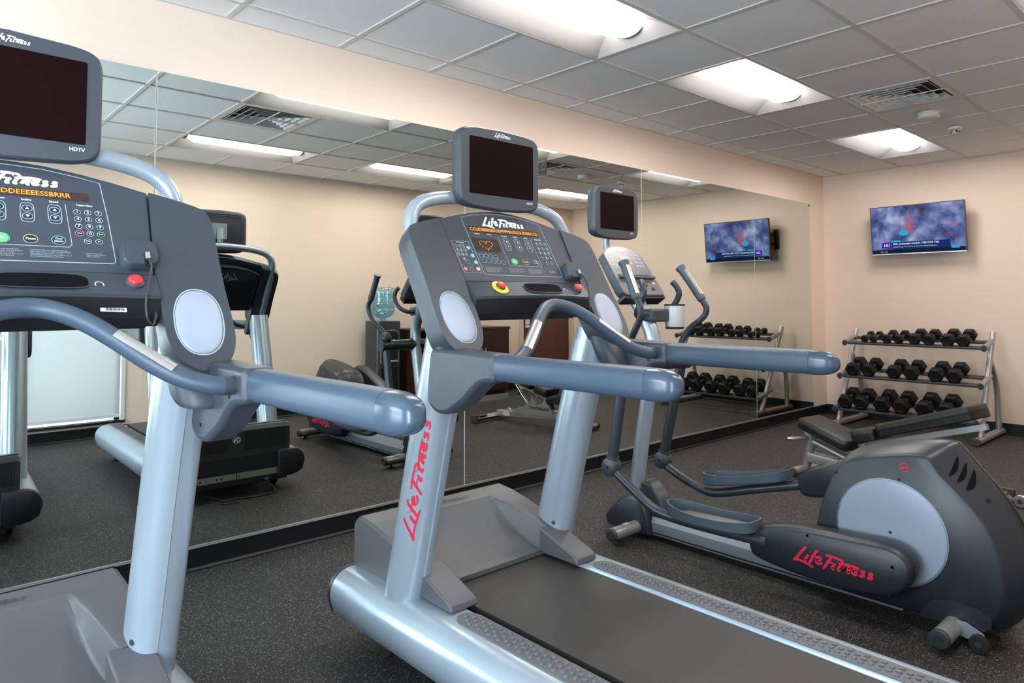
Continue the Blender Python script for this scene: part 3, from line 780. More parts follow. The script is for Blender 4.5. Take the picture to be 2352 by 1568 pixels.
    fr_ = Geo().tube(catmull(pts, 5), 0.0245, 16).build('console_arch', 'silver', r, smooth=60)
    Geo().tube([(0, -0.385, 1.655), (0, -0.37, 1.70), (0, -0.379, 1.775)], 0.021, 4, rb=0.015).build('monitor_post', 'silver', fr_, smooth=20)

    # ---- console
    topc = [(0.297, 0.521), (0.22, 0.543), (0.15, 0.560), (0.07, 0.574), (0, 0.579), (-0.07, 0.574), (-0.15, 0.560), (-0.22, 0.543), (-0.297, 0.521)]
    body = topc + [(-0.281, 0.268), (0.281, 0.268)]
    g = Geo(); g.prism(body, -0.055, 0.0, lambda p, q, d: con(p, q, d)); cs = g.build('console', 'face', r, bevel=0.004, bseg=2)
    # lower shelf, slightly bowed towards the runner, with a dark sheet painted as the shade of its slot
    def bow(a): return 0.020 * math.cos(a / 0.28 * PI / 2)
    SL = superell(0.040, 0.230, 0.092, 0.0255, 3.6, 36)
    g = Geo(); cols = [-0.281 + 0.562 * k / 20 for k in range(21)]
    rings = []
    for a in cols:
        b = bow(a)
        rings.append([con(a, 0.267, 0.0), con(a, 0.262, 0.007 + b * 0.3), con(a, 0.196 - b * 0.25, 0.022 + b), con(a, 0.190 - b * 0.25, 0.016 + b), con(a, 0.150 - b * 0.2, -0.012 + b), con(a, 0.146 - b * 0.2, -0.035), con(a, 0.20, -0.075), con(a, 0.267, -0.055)])
    g.loft(rings); sh = g.build('shelf', 'face', cs, smooth=40)
    g = Geo(); cols2 = [-0.280 + 0.560 * k / 20 for k in range(21)]
    g.loft([[con(a, 0.1885 - bow(a) * 0.25, 0.0175 + bow(a)), con(a, 0.149 - bow(a) * 0.2, -0.0105 + bow(a)), con(a, 0.144 - bow(a) * 0.2, -0.036), con(a, 0.150, -0.036)] for a in cols2])
    g.build('lower_lip', 'black', sh)
    def on_shelf(a, t, n=0.0):
        b = bow(a); f = (0.262 - t) / 0.066
        return con(a, t, 0.007 + b * 0.3 + (0.015 + b * 0.7) * f + n)
    g = Geo(); g.prism(SL, -0.004, 0.0018, lambda p, q, d: on_shelf(p, q, d)); g.build('phone_slot', 'void', sh, smooth=0)
    stroke_geo([SL], 0.003, lambda x, y, d: on_shelf(x, y, 0.0022)).build('slot_rim', 'slate', sh, smooth=0)
    # back of the console
    g = Geo(); g.prism([(0.29, 0.47), (0.2, 0.505), (0.1, 0.525), (0, 0.53), (-0.1, 0.525), (-0.2, 0.505), (-0.29, 0.47), (-0.275, 0.17), (0.275, 0.17)], -0.10, -0.054, lambda p, q, d: con(p, q, d))
    bk = g.build('back_shell', 'black', cs, bevel=0.006, bseg=2)
    g = Geo(); g.prism([(0.26 * math.cos(a), 0.455 + 0.05 * math.sin(a)) for a in [2 * PI * k / 40 for k in range(40)]], -0.103, -0.099, lambda p, q, d: con(p, q, d)); g.build('badge', 'dark', bk)
    logo_geo(0.26, lambda x, y, d: con(-x, 0.45 + y, -0.1035 - d), w=0.2).build('maker_logo', 'line', bk, smooth=0)
    # side wings with the pale oval inlays
    for s in (1, -1):
        wo = [(0.2995, 0.521), (0.36, 0.505), (0.41, 0.489)] + [(0.434, 0.477), (0.445, 0.456), (0.449, 0.42)] + [(q.x, q.y) for q in catmull([V(0.449, 0.41, 0), V(0.446, 0.25, 0), V(0.449, 0.12, 0), V(0.442, 0.06, 0), V(0.418, 0.018, 0), V(0.378, -0.002, 0), V(0.335, 0.008, 0), V(0.303, 0.040, 0), V(0.286, 0.09, 0), V(0.2835, 0.16, 0)], 4)] + [(0.2835, 0.268)]
        g = Geo(); rings = []
        for n_, f in ((-0.085, 0.80), (-0.06, 0.93), (-0.035, 0.99), (0.0, 1.0), (0.003, 0.992)):
            rings.append([con(s * (0.366 + (p - 0.366) * (1 - (1 - f) * 0.6)), 0.26 + (q - 0.26) * (1 - (1 - f) * 0.15), n_) for p, q in wo])
        wg = g.loft(rings).build('wing', 'face', cs, smooth=40)
        # hood under the wing that wraps the top of the upright
        rings = []
        for k, (tt, n0, ra, rb_) in enumerate(((0.20, -0.055, 0.062, 0.055), (0.10, -0.05, 0.072, 0.062), (0.02, -0.05, 0.074, 0.066), (-0.035, -0.055, 0.071, 0.064), (-0.05, -0.06, 0.064, 0.056))):
            c0 = con(s * 0.366, tt, n0); rings.append([c0 + V(ra * p, rb_ * q, 0.25 * rb_ * q) for p, q in superell(0, 0, 1, 1, 2.6, 24)])
        Geo().loft(rings).build('hood', 'slate', wg, smooth=50)
        ov = superell(s * 0.366, 0.133, 0.056, 0.089, 2.25, 44, rot=s * -0.06)
        g = Geo(); c0 = con(s * 0.366, 0.133, 0.0075)
        g.loft([[con(*p, 0.002) for p in ov], [con(s * 0.366 + (p[0] - s * 0.366) * 0.99, 0.133 + (p[1] - 0.133) * 0.99, 0.0045) for p in ov], [con(s * 0.366 + (p[0] - s * 0.366) * 0.90, 0.133 + (p[1] - 0.133) * 0.92, 0.007) for p in ov], [con(s * 0.366 + (p[0] - s * 0.366) * 0.5, 0.133 + (p[1] - 0.133) * 0.5, 0.009) for p in ov]])
        g.build('oval_inlay', 'lens', wg, smooth=60, label='pale oval inlay')
        stroke_geo([superell(s * 0.366, 0.133, 0.0585, 0.0915, 2.25, 44, rot=s * -0.06)], 0.003, lambda x, y, d: con(x, y, 0.0036)).build('inlay_rim', 'line', wg, smooth=0)
    # printed overlay lines
    ol = [(-0.198, 0.536), (-0.14, 0.551), (-0.07, 0.561), (0, 0.565), (0.07, 0.561), (0.14, 0.548), (0.188, 0.536), (0.196, 0.42), (0.200, 0.302), (0.194, 0.296), (-0.180, 0.296), (-0.186, 0.302), (-0.192, 0.42)]
    kl = [(-0.281, 0.430), (-0.206, 0.430), (-0.197, 0.303), (-0.272, 0.303)]
    inner = [(-0.055, 0.462), (-0.052, 0.345), (-0.047, 0.338), (0.107, 0.338), (0.113, 0.345), (0.108, 0.462)]
    g = stroke_geo([ol, kl], 0.0018, lambda x, y, d: con(x, y, 0.0006)); g2 = stroke_geo([inner], 0.0014, lambda x, y, d: con(x, y, 0.0006), closed=False); g.add(g2.v, g2.f)
    for a in (-0.023, 0.031, 0.085):
        g2 = stroke_geo([superell(a, 0.430, 0.0135, 0.027, 4, 24)], 0.0014, lambda x, y, d: con(x, y, 0.0006)); g.add(g2.v, g2.f)
    g.build('printed_lines', 'line', cs, smooth=0)
    logo_geo(0.205, lambda x, y, d: con(-0.002 + x, 0.522 + y, 0.0002 + d), w=0.29, up_scale=0.98).build('maker_logo', 'white', cs, smooth=0, label='white script lettering on the console')
    # message display
    Geo().prism(rrect(-0.180, 0.160, 0.475, 0.499, 0.001, 1), 0, 0.0006, lambda p, q, d: con(p, q, d)).build('message_display', 'ledoff', cs, smooth=0)
    g = text_geo(led, 0.0165, lambda x, y, d: con(-0.176 + x * 0.99, 0.487 + y * 1.15, 0.0012), align='LEFT', bold=0.012)
    w_ = max(v[0] for v in g.v) - min(v[0] for v in g.v); lo = min(v[0] for v in g.v); k_ = 0.332 * (len(led) / 29.0) / w_
    g.v = [(-0.176 + (v[0] - lo) * k_, v[1], v[2]) for v in g.v]
    g.build('message_text', 'led', cs, smooth=0, label='glowing orange message characters')
    # heart screen
    Geo().prism(rrect(-0.186, -0.066, 0.392, 0.448, 0.001, 1), 0, 0.0006, lambda p, q, d: con(p, q, d)).build('heart_display', 'ledoff', cs, smooth=0)
    g = Geo()
    for k in range(18):
        a = 2 * PI * k / 18; x = 0.030 * math.sin(a) ** 3; y = 0.0013 * (13 * math.cos(a) - 5 * math.cos(2 * a) - 2 * math.cos(3 * a) - math.cos(4 * a))
        g.prism([(-0.126 + x + 0.0021 * math.cos(q), 0.422 + y + 0.0021 * math.sin(q)) for q in [2 * PI * m / 6 for m in range(6)]], 0.0006, 0.0012, lambda p, q, d: con(p, q, d))
    g.build('heart_symbol', 'led', cs, smooth=0, label='orange heart of small dots')
    def key(a, t, rx, ry, m='btn', rim='line', name='key', txt=None, ts=0.010, tm='white'):
        o = Geo().loft([[con(*p, 0.0002) for p in superell(a, t, rx, ry, 2.1, 18)], [con(*p, 0.0016) for p in superell(a, t, rx * 0.96, ry * 0.96, 2.1, 18)]]).build(name, m, cs, smooth=0)
        g = stroke_geo([superell(a, t, rx * 1.10, ry * 1.10, 2.1, 18)], 0.0013, lambda x, y, d: con(x, y, 0.0012))
        o2 = g.build('key_rim', rim, o, smooth=0)
        if txt == 'up': Geo().add([con(a - rx * 0.45, t - ry * 0.4, 0.0022), con(a + rx * 0.45, t - ry * 0.4, 0.0022), con(a, t + ry * 0.55, 0.0022)], [(0, 1, 2)]).build('arrow', 'white', o, smooth=0)
        elif txt == 'dn': Geo().add([con(a - rx * 0.45, t + ry * 0.4, 0.0022), con(a + rx * 0.45, t + ry * 0.4, 0.0022), con(a, t - ry * 0.55, 0.0022)], [(0, 1, 2)]).build('arrow', 'white', o, smooth=0)
        elif txt: text_geo(txt, ts, lambda x, y, d: con(a + x, t + y, 0.0022), bold=0.02).build('key_text', tm, o, smooth=0)
    for a in (-0.023, 0.031, 0.085):
        key(a, 0.441, 0.0092, 0.0078, txt='up', name='arrow_key'); key(a, 0.419, 0.0092, 0.0078, txt='dn', name='arrow_key')
    for r_, row in enumerate((('1', '2', '3'), ('4', '5', '6'), ('7', '8', '9'), ('', '0', ''))):
        for c_, ch in enumerate(row):
            a, t = 0.131 + 0.0225 * c_, 0.441 - 0.0208 * r_
            if ch: key(a, t, 0.0066, 0.0062, txt=ch, ts=0.011, name='number_key')
            elif c_ == 0: key(a, t, 0.0078, 0.0066, 'btn', 'pinkbtn', name='clear_key', txt='Clear', ts=0.0045)
            else: key(a, t, 0.0072, 0.0066, 'btn', 'green', name='enter_key', txt='Enter', ts=0.0045)
            if ch:
                key(-0.268 + 0.0165 * c_, 0.4095 - 0.0175 * r_, 0.0055, 0.0052, txt=ch, ts=0.0095, name='tv_key')
    for a, tx in ((0.146, 'Menu'), (0.170, 'Fan')): key(a, 0.357, 0.0068, 0.0058, txt=tx, ts=0.0042, name='option_key')
    key(-0.021, 0.356, 0.0135, 0.0115, 'green', 'green', 'quick_start_key', 'Start', 0.0085)
    key(0.033, 0.356, 0.0125, 0.0105, 'btn', 'amber', 'pause_key', 'Pause', 0.0085); key(0.087, 0.356, 0.0125, 0.0105, 'btn', 'bluebtn', 'cool_down_key', 'Cool\nDown', 0.0070)
    for k, (a, t) in enumerate([(-0.170, 0.374), (-0.148, 0.373), (-0.126, 0.372), (-0.104, 0.371), (-0.166, 0.353), (-0.144, 0.352), (-0.122, 0.351), (-0.100, 0.350), (-0.078, 0.349)]): key(a, t, 0.0085, 0.0066, name='program_key', txt='. . .', ts=0.008)
    for a, t, m in ((-0.216, 0.404, 'bluebtn'), (-0.210, 0.372, 'bluebtn'), (-0.206, 0.345, 'bluebtn'), (-0.262, 0.317, 'pinkbtn'), (-0.207, 0.318, 'amber'), (-0.240, 0.345, 'btn'), (-0.236, 0.316, 'btn')): key(a, t, 0.0068, 0.0058, m, m if m != 'btn' else 'line', 'media_key')
    for tx, a, t, sz in (('Position', -0.023, 0.466, 0.0078), ('Incline', 0.031, 0.466, 0.0078), ('Speed', 0.085, 0.466, 0.0078), ('Heart Rate', 0.148, 0.462, 0.0078), ('Distance', -0.150, 0.468, 0.007), ('Calories', -0.095, 0.468, 0.007), ('TV  Keypad', -0.245, 0.424, 0.007)):
        text_geo(tx, sz, lambda x, y, d: con(a + x, t + y, 0.0008), bold=0.02).build('caption', 'white', cs, smooth=0)
    cau = 'CAUTION: Failure to read and follow all\nsafety information provided with this product\nmay result in serious injury or death.\nATTENTION: Read the manual before use of\nthis product and keep for reference.'
    for a, tx in ((-0.172, cau), (-0.063, cau), (0.030, cau), (0.140, 'Stand on side rails\nbefore starting. Attach\nclip to clothing.')):
        text_geo(tx, 0.0043, lambda x, y, d: con(a + x, 0.318 + y, 0.0008), align='LEFT').build('fine_print', 'mesh', cs, smooth=0)
    # emergency stop with yellow ring, red stop button
    def on(a, t): 
        c = on_shelf(a, t); return c
    g = Geo()
    ax = CN
    def disc(a, t, prof, name, m, parent, n=28, label=None):
        rings = []; TT = (on_shelf(a, t + 0.01) - on_shelf(a, t - 0.01)).normalized(); NN = V(1, 0, 0).cross(TT)
        if NN.y > 0: NN = -NN
        for rr, h in prof: rings.append([on_shelf(a, t) + V(rr * math.cos(q), 0, 0) + TT * rr * math.sin(q) + NN * h for q in [2 * PI * k / n for k in range(n)]])
        return Geo().loft(rings).build(name, m, parent, label=label)
    e = disc(-0.161, 0.232, [(0.018, -0.004), (0.031, -0.001), (0.031, 0.003), (0.022, 0.004)], 'stop_ring', 'yellow', sh, label='yellow ring round the emergency stop')
    disc(-0.161, 0.232, [(0.0175, 0.0), (0.0170, 0.010), (0.0168, 0.0105)], 'stop_collar', 'slate', e)
    disc(-0.161, 0.232, [(0.0150, 0.010), (0.0155, 0.014), (0.0125, 0.0165), (0.001, 0.017)], 'emergency_stop', 'redbtn', e)
    e = disc(0.229, 0.234, [(0.021, -0.003), (0.020, 0.005), (0.016, 0.008)], 'stop_base', 'slate', sh)
    disc(0.229, 0.234, [(0.0155, 0.006), (0.0160, 0.012), (0.013, 0.015), (0.001, 0.0155)], 'stop_button', 'redbtn', e)
    stroke_geo([arc(0.152, 0.222, 0.009, 0.009, -30, 210, 12)], 0.0022, lambda x, y, d: on_shelf(x, y, 0.0006), closed=False).build('headphone_symbol', 'white', sh, smooth=0)
    # media dock with its cable
    g = Geo(); dk = rrect(0.208, 0.290, 0.277, 0.352, 0.022, 6)
    g.loft([[con(*p, -0.002) for p in dk], [con(*p, 0.022) for p in dk], [con(0.249 + (p[0] - 0.249) * 0.9, 0.314 + (p[1] - 0.314) * 0.9, 0.031) for p in dk]])
    dkk = g.build('media_dock', 'face', cs, smooth=30)
    Geo().prism(rrect(0.254, 0.268, 0.272, 0.312, 0.006, 4), 0.029, 0.0325, lambda p, q, d: con(p, q, d)).build('plug_recess', 'black', dkk, smooth=0)
    Geo().box(-0.005, 0.005, -0.009, 0.009, -0.004, 0.004, Matrix.Translation(con(0.261, 0.300, 0.036)) @ Matrix.Rotation(PI / 2 - TH_C, 4, 'X')).build('cable_plug', 'alu', dkk, bevel=0.001)
    Geo().tube(catmull([con(0.261, 0.292, 0.037), con(0.262, 0.265, 0.046), con(0.250, 0.22, 0.052), con(0.240, 0.17, 0.040), con(0.243, 0.135, 0.022), con(0.258, 0.125, 0.006), con(0.268, 0.150, 0.004), con(0.270, 0.162, 0.0)]), 0.0028, 8).build('cable', 'dark', dkk)
    Geo().prism(rrect(0.150, 0.205, 0.157, 0.168, 0.001, 1), 0, 0.002, lambda p, q, d: con(p, q, d + 0.007 + bow(p) * 0.9 - 0.004)).build('serial_label', 'stick', sh, smooth=0)
    g = Geo()
    for k in range(14): x = 0.162 + 0.0028 * k; g.prism(rrect(x, x + (0.0009 if k % 3 else 0.0017), 0.1595, 0.1655, 0.0001, 1), 0, 0.0008, lambda p, q, d: con(p, q, d + 0.0092 + bow(p) * 0.9 - 0.004))
    g.build('serial_print', 'black', sh, smooth=0)

    # ---- heart rate bar
    hp = [(0.372, -0.855, 1.078), (0.33, -0.852, 1.080), (0.27, -0.835, 1.098), (0.21, -0.81, 1.135), (0.15, -0.775, 1.185), (0.10, -0.748, 1.222), (0.05, -0.724, 1.246), (0, -0.715, 1.254)]
    hp = hp + [(-p[0], p[1], p[2]) for p in hp[-2::-1]]
    hb = Geo().tube(catmull(hp, 5), 0.0205, 16).build('heart_rate_bar', 'hand', r, smooth=60)
    for s in (-1, 1):
        a, b = V(s * 0.245, -0.827, 1.112), V(s * 0.145, -0.772, 1.189); t = (b - a).normalized()
        g = Geo(); rings = []
        n = (V(0, -0.5, 0.86) - t * V(0, -0.5, 0.86).dot(t)).normalized(); bb = t.cross(n)
        for k in range(6):
            c = a.lerp(b, k / 5); rings.append([c + (n * math.cos(q) + bb * math.sin(q)) * rr for rr, q in [(0.0217, -0.75 + 1.5 * m / 8) for m in range(9)]] + [c + (n * math.cos(q) + bb * math.sin(q)) * 0.0190 for q in (0.75, -0.75)])
        g.loft(rings); g.build('sensor_plate', 'alu', hb, label='metal pulse sensor plate')

    # ---- personal screen on its post
    mo = superell(-0.004, 0, 0.200, 0.141, 9, 48)
    def mpt(p, q, y): return V(p - 0.004, -0.447 + y, 1.760 + q)
    def rr_(f, g_=None): return [(p * f, q * (g_ or f)) for p, q in mo]
    arch_ = lambda pq: [(p, q + (0.012 * (1 - (p / 0.193) ** 2)) * (1 if q > 0 else -1) - (0.006 if abs(q) > 0.1 else 0)) for p, q in pq]
    g = Geo(); g.loft([[mpt(*p, y) for p in arch_(rr_(f))] for y, f in ((0.0, 0.955), (0.005, 0.985), (0.016, 1.0), (0.046, 0.985), (0.060, 0.93), (0.065, 0.88))])
    mn = g.build('monitor', 'slate', r, smooth=35)
    Geo().prism(rrect(-0.158, 0.158, -0.105, 0.103, 0.004, 2), -0.0012, 0.0008, lambda p, q, d: mpt(p, q, d)).build('screen', 'screen', mn, smooth=0, label='dark switched-off screen')
    logo_geo(0.078, lambda x, y, d: mpt(0.0 + x, 0.121 + y, -0.0006 - d), w=0.24, up_scale=1.1).build('maker_logo', 'white', mn, smooth=0)
    text_geo('HDTV', 0.0125, lambda x, y, d: mpt(0.140 + x, -0.119 + y, -0.001), bold=0.02).build('hdtv_mark', 'white', mn, smooth=0)
    Geo().prism(rrect(-0.052, 0.052, -0.06, 0.05, 0.002, 1), 0.064, 0.068, lambda p, q, d: mpt(p, q, d)).build('mount_plate', 'silver', mn, smooth=0)
    g = Geo()
    for k in range(3): g.prism(rrect(-0.15, 0.15, 0.085 + 0.012 * k, 0.090 + 0.012 * k, 0.002, 1), 0.0630, 0.0655, lambda p, q, d: mpt(p, q, d))
    g.build('vent_slots', 'black', mn, smooth=0)
    # script lettering down the outside of the left upright
    def upr(x, y, d):
        z = 0.755 + x; yc = -0.338 - 0.262 * (z - 0.25); f = 1.0 - 0.04 * (z - 0.25)
        ang = math.radians(208) - y * 0.62 / 0.070
        c, s_ = math.cos(ang), math.sin(ang)
        ex = 2 / 2.5
        px = math.copysign(abs(c) ** ex, c) * 0.062 * f; py = math.copysign(abs(s_) ** ex, s_) * 0.078 * f
        o = 1.006 + d * 9; return V(-(0.355 + 0.004 * (z - 0.25)) + px * o, yc + py * o, z)
    logo_geo(0.40, lambda x, y, d: upr(x - 0.06, y, d), w=0.20).build('column_logo', 'red_print', r, smooth=0, label='red script lettering on the left upright')
    return r

# ================================================================== ELLIPTICAL TRAINER
def make_elliptical(loc, rz):
    Y0 = 1.80
    r = empty('elliptical_trainer', loc, rz, 'dark grey elliptical trainer with big pale disc, beside the central treadmill', 'elliptical trainer')
    def W(x, y, z): return V(x - 3.10, y + Y0, z)      # measured room position -> local
    # beam, stabiliser feet
    g = Geo(); pr = [(-0.075, 0.03), (-0.078, 0.05), (-0.078, 0.095), (-0.060, 0.118), (0.060, 0.118), (0.078, 0.095), (0.078, 0.05), (0.075, 0.03)]
    g.prism(pr, 0.62, -0.62, lambda p, q, d: V(p, d, q)); bm_ = g.build('base_beam', 'silver', r)
    Geo().box(-0.0785, 0.0785, -0.615, 0.60, 0.040, 0.046).build('groove', 'black', bm_, smooth=0)
    for y, hw, nm in ((-1.115, 0.30, 'front_foot'), (-2.615, 0.285, 'rear_foot')):
        ft = Geo().cyl(W(3.10 - hw, y, 0.058), (1, 0, 0), 0.033, 2 * hw).build(nm, 'rack', r)
        for s in (-1, 1):
            Geo().lathe((0, 0, 0), [(0.001, 0), (0.034, 0), (0.0345, 0.010), (0.030, 0.018), (0.016, 0.019), (0.014, 0.012), (0.001, 0.012)], 24, Matrix.Translation(W(3.10 + s * (hw - 0.001), y, 0.058)) @ Matrix.Rotation(s * PI / 2, 4, 'Y')).build('foot_cap', 'slate', ft)
            Geo().lathe(W(3.10 + s * (hw - 0.05), y, 0), [(0.001, 0), (0.028, 0), (0.029, 0.006), (0.010, 0.012), (0.010, 0.028), (0.001, 0.028)]).build('levelling_pad', 'rubber', ft)
    Geo().box(-0.21, -0.17, W(0, -1.115, 0).y - 0.012, W(0, -1.115, 0).y + 0.012, 0.0905, 0.0915).build('sticker', 'stick', r, smooth=0)
    # front shell
    fo = [(-0.90, 0.03), (-0.885, 0.07), (-0.93, 0.125), (-0.99, 0.185), (-1.05, 0.228), (-1.10, 0.242), (-1.14, 0.225), (-1.17, 0.17), (-1.195, 0.10), (-1.205, 0.03)]
    g = Geo(); c = (-1.05, 0.10)
    g.loft([[W(3.10 + u, c[0] + (p - c[0]) * f, 0.03 + (q - 0.03) * f) for p, q in fo] for u, f in ((-0.105, 0.80), (-0.098, 0.93), (-0.08, 1.0), (0.08, 1.0), (0.098, 0.93), (0.105, 0.80))])
    fs = g.build('front_shell', 'ellip', r, smooth=50)
    fin = [(-1.10, 0.10), (-1.105, 0.27), (-1.12, 0.295), (-1.16, 0.285), (-1.21, 0.24), (-1.255, 0.17), (-1.27, 0.125), (-1.20, 0.10)]
    Geo().prism(fin, -0.052, 0.052, lambda p, q, d: W(3.10 + d, p, q)).build('shell_fin', 'arm', fs, bevel=0.012)
    # mast
    mast = [W(3.10, -1.03, 0.14), W(3.10, -1.065, 0.40), W(3.10, -1.11, 0.66), W(3.10, -1.155, 0.90), W(3.10, -1.165, 1.02), W(3.10, -1.14, 1.12), W(3.10, -1.07, 1.24), W(3.10, -0.98, 1.36), W(3.10, -0.915, 1.45)]
    ms = Geo().tube(catmull(mast, 5), 0.041, 20).build('mast', 'silver', r, smooth=60)
    Geo().tube([W(2.80, -1.172, 0.925), W(3.40, -1.172, 0.925)], 0.040, 20).build('crossbar', 'arm', r, smooth=60)
    Geo().cyl(W(3.05, -1.168, 0.925), (1, 0, 0), 0.047, 0.10).build('crossbar_clamp', 'arm', r)
    def limb(X, s, P_low, P_bar, P_grip, ped, zr):
        # lower moving arm, knuckle, pedal bar
        a = Geo().tube([P_low[0], P_low[1]], [0.028, 0.029], 18).build('moving_arm', 'arm', r, smooth=60)
        Geo().sphere(P_low[0] + V(0, 0, 0.055), 0.046, 18, 1, 1, 1.1).build('joint_dome', 'arm', a, smooth=60)
        Geo().tube([P_low[0] + V(-0.046, 0, 0), P_low[0] + V(0.046, 0, 0)], 0.046, 22).build('bearing', 'arm', a)
        k = P_low[1]; ax = V(1, 0, 0)
        g = Geo(); d_ = (P_low[1] - P_low[0]).normalized(); nrm = V(0, d_.z, -d_.y)
        kc = k + d_ * 0.045
        g.loft([[kc + V(u, 0, 0) + (nrm * math.cos(q) * 0.046 + d_ * math.sin(q) * 0.050) * f for q in [2 * PI * m / 24 for m in range(24)]] for u, f in ((-0.034, 0.80), (-0.030, 0.95), (-0.02, 1), (0.02, 1), (0.030, 0.95), (0.034, 0.80))])
        kn = g.build('knuckle', 'slate', a, smooth=50)
        Geo().tube([k - d_ * 0.012, k + d_ * 0.012], 0.033, 20).build('collar', 'slate', a)
        Geo().cyl(kc + V(-0.0345, 0, 0), (-1, 0, 0), 0.008, 0.002, 12).build('bolt', 'black', kn)
        Geo().tube(catmull(P_bar, 6), 0.0235, 16).build('pedal_bar', 'arm', r, smooth=60)
        h = Geo().tube(catmull(P_grip[:-2], 6) , 0.0175, 16).build('handlebar', 'arm', r, smooth=60)
        a_, b_ = P_grip[-3], P_grip[-1]; n_ = 8
        Geo().tube([a_.lerp(b_, t) for t in (0, 0.04, 0.08, 0.5, 0.90, 0.95, 1.0)], [0.020, 0.0245, 0.0245, 0.0225, 0.0235, 0.0285, 0.029], 18).build('grip', 'pedal', h, smooth=50)
        t = (b_ - a_).normalized(); n2 = (V(0, -1, 0) - t * V(0, -1, 0).dot(t)).normalized(); bb = t.cross(n2)
        g = Geo(); g.loft([[a_.lerp(b_, 0.12 + 0.74 * m / 5) + (n2 * math.cos(q) + bb * math.sin(q)) * rr for rr, q in [(0.0252, -0.7 + 1.4 * w / 6) for w in range(7)]] + [a_.lerp(b_, 0.12 + 0.74 * m / 5) + (n2 * math.cos(q) + bb * math.sin(q)) * 0.018 for q in (0.7, -0.7)] for m in range(6)])
        g.build('sensor_strip', 'alu', h)
        # foot tray
        y0, y1, z0, z1 = ped; lp = []
        n = 30
        for q in range(n):
            a2 = 2 * PI * q / n; cx_, sy_ = math.cos(a2), math.sin(a2)
            e = 2 / (3.4 if sy_ < 0 else 2.3)
            lp.append((0.092 * math.copysign(abs(cx_) ** e, cx_) * (1.0 if sy_ < 0 else 0.98), math.copysign(abs(sy_) ** e, sy_)))
        def at(px, py, h_):
            t_ = (py + 1) / 2      # 1 at the toe
            return V(W(X, 0, 0).x + px, W(0, y1 + (y0 - y1) * t_, 0).y, z1 + (z0 - z1) * t_ + h_)
        def rim(px, py): return 0.036 + 0.026 * max(0, py) ** 1.5 + 0.012 * max(0, -py) ** 2
        tr = Geo().loft([[at(px * f, py * f, h_) for px, py in lp] for f, h_ in ((0.90, -0.010), (0.97, -0.004), (1.0, 0.002), (1.0, 0.006))]).build('pedal', 'pedal', r, smooth=40)
        g = Geo(); m = len(lp)
        out = [at(px, py, 0.0) for px, py in lp]; outT = [at(px * 1.03, py * 1.015, rim(px, py)) for px, py in lp]
        inT = [at(px * 0.955, py * 0.975, rim(px, py)) for px, py in lp]; inB = [at(px * 0.93, py * 0.965, 0.004) for px, py in lp]
        g.add(out + outT + inT + inB, [(a3 * m + q, a3 * m + (q + 1) % m, (a3 + 1) * m + (q + 1) % m, (a3 + 1) * m + q) for a3 in range(3) for q in range(m)])
        g.build('pedal_rim', 'pedal', tr, smooth=50)
        g = Geo()
        for q in range(11):
            xx = -0.055 + 0.011 * q; g.add([at(xx, -0.82, 0.0062), at(xx + 0.005, -0.82, 0.0062), at(xx + 0.005, 0.72, 0.0062), at(xx, 0.72, 0.0062), at(xx, -0.82, 0.0095), at(xx + 0.005, -0.82, 0.0095), at(xx + 0.005, 0.72, 0.0095), at(xx, 0.72, 0.0095)], [(4, 5, 6, 7), (0, 1, 5, 4), (2, 3, 7, 6), (1, 2, 6, 5), (3, 0, 4, 7)])
        g.build('pedal_tread', 'rack', tr, smooth=0)
    XLf, XR = 2.835, 3.365
    limb(XLf, -1, [W(XLf, -1.178, 0.925), W(XLf, -1.09, 0.44)],
         [W(XLf, -1.085, 0.385), W(XLf, -1.22, 0.305), W(XLf, -1.33, 0.245), W(XLf, -1.42, 0.222), W(XLf, -1.60, 0.216), W(XLf, -1.88, 0.222), W(XLf, -1.95, 0.225)],
         [W(XLf, -1.185, 0.97), W(XLf - 0.005, -1.21, 1.03), W(XLf - 0.045, -1.27, 1.10), W(2.775, -1.325, 1.18), W(2.77, -1.328, 1.235), W(2.775, -1.305, 1.275), W(2.778, -1.26, 1.37), W(2.783, -1.215, 1.468)],
         (-1.445, -1.905, 0.240, 0.258), 0)
    limb(XR, 1, [W(XR, -1.165, 0.925), W(XR, -1.035, 0.385)],
         [W(XR, -1.02, 0.325), W(XR, -1.15, 0.265), W(XR, -1.28, 0.225), W(XR, -1.38, 0.222), W(XR, -1.60, 0.285), W(XR, -1.85, 0.355), W(XR, -1.95, 0.385)],
         [W(XR, -1.165, 0.97), W(XR + 0.004, -1.16, 1.03), W(XR + 0.03, -1.20, 1.11), W(3.425, -1.27, 1.175), W(3.43, -1.287, 1.225), W(3.425, -1.265, 1.27), W(3.42, -1.20, 1.36), W(3.415, -1.124, 1.462)],
         (-1.305, -1.795, 0.262, 0.375), 0)
    # link covers
    def cover(X, pts, nm, hw=0.058):
        cy_ = sum(p[0] for p in pts) / len(pts); cz = sum(p[1] for p in pts) / len(pts)
        g = Geo(); P = [Vector((a, b, 0)) for a, b in pts]; P = [(q.x, q.y) for q in catmull(P + [P[0]], 4)[:-1]]
        g.loft([[W(X + u, cy_ + (p - cy_) * f2, cz + (q - cz) * f) for p, q in P] for u, f, f2 in ((-hw, 0.80, 0.95), (-hw * 0.95, 0.86, 0.968), (-hw * 0.72, 0.965, 0.99), (-hw * 0.45, 1.0, 1.0), (hw * 0.45, 1.0, 1.0), (hw * 0.72, 0.965, 0.99), (hw * 0.95, 0.86, 0.968), (hw, 0.80, 0.95))])
        return g.build(nm, 'ellip', r, smooth=50)
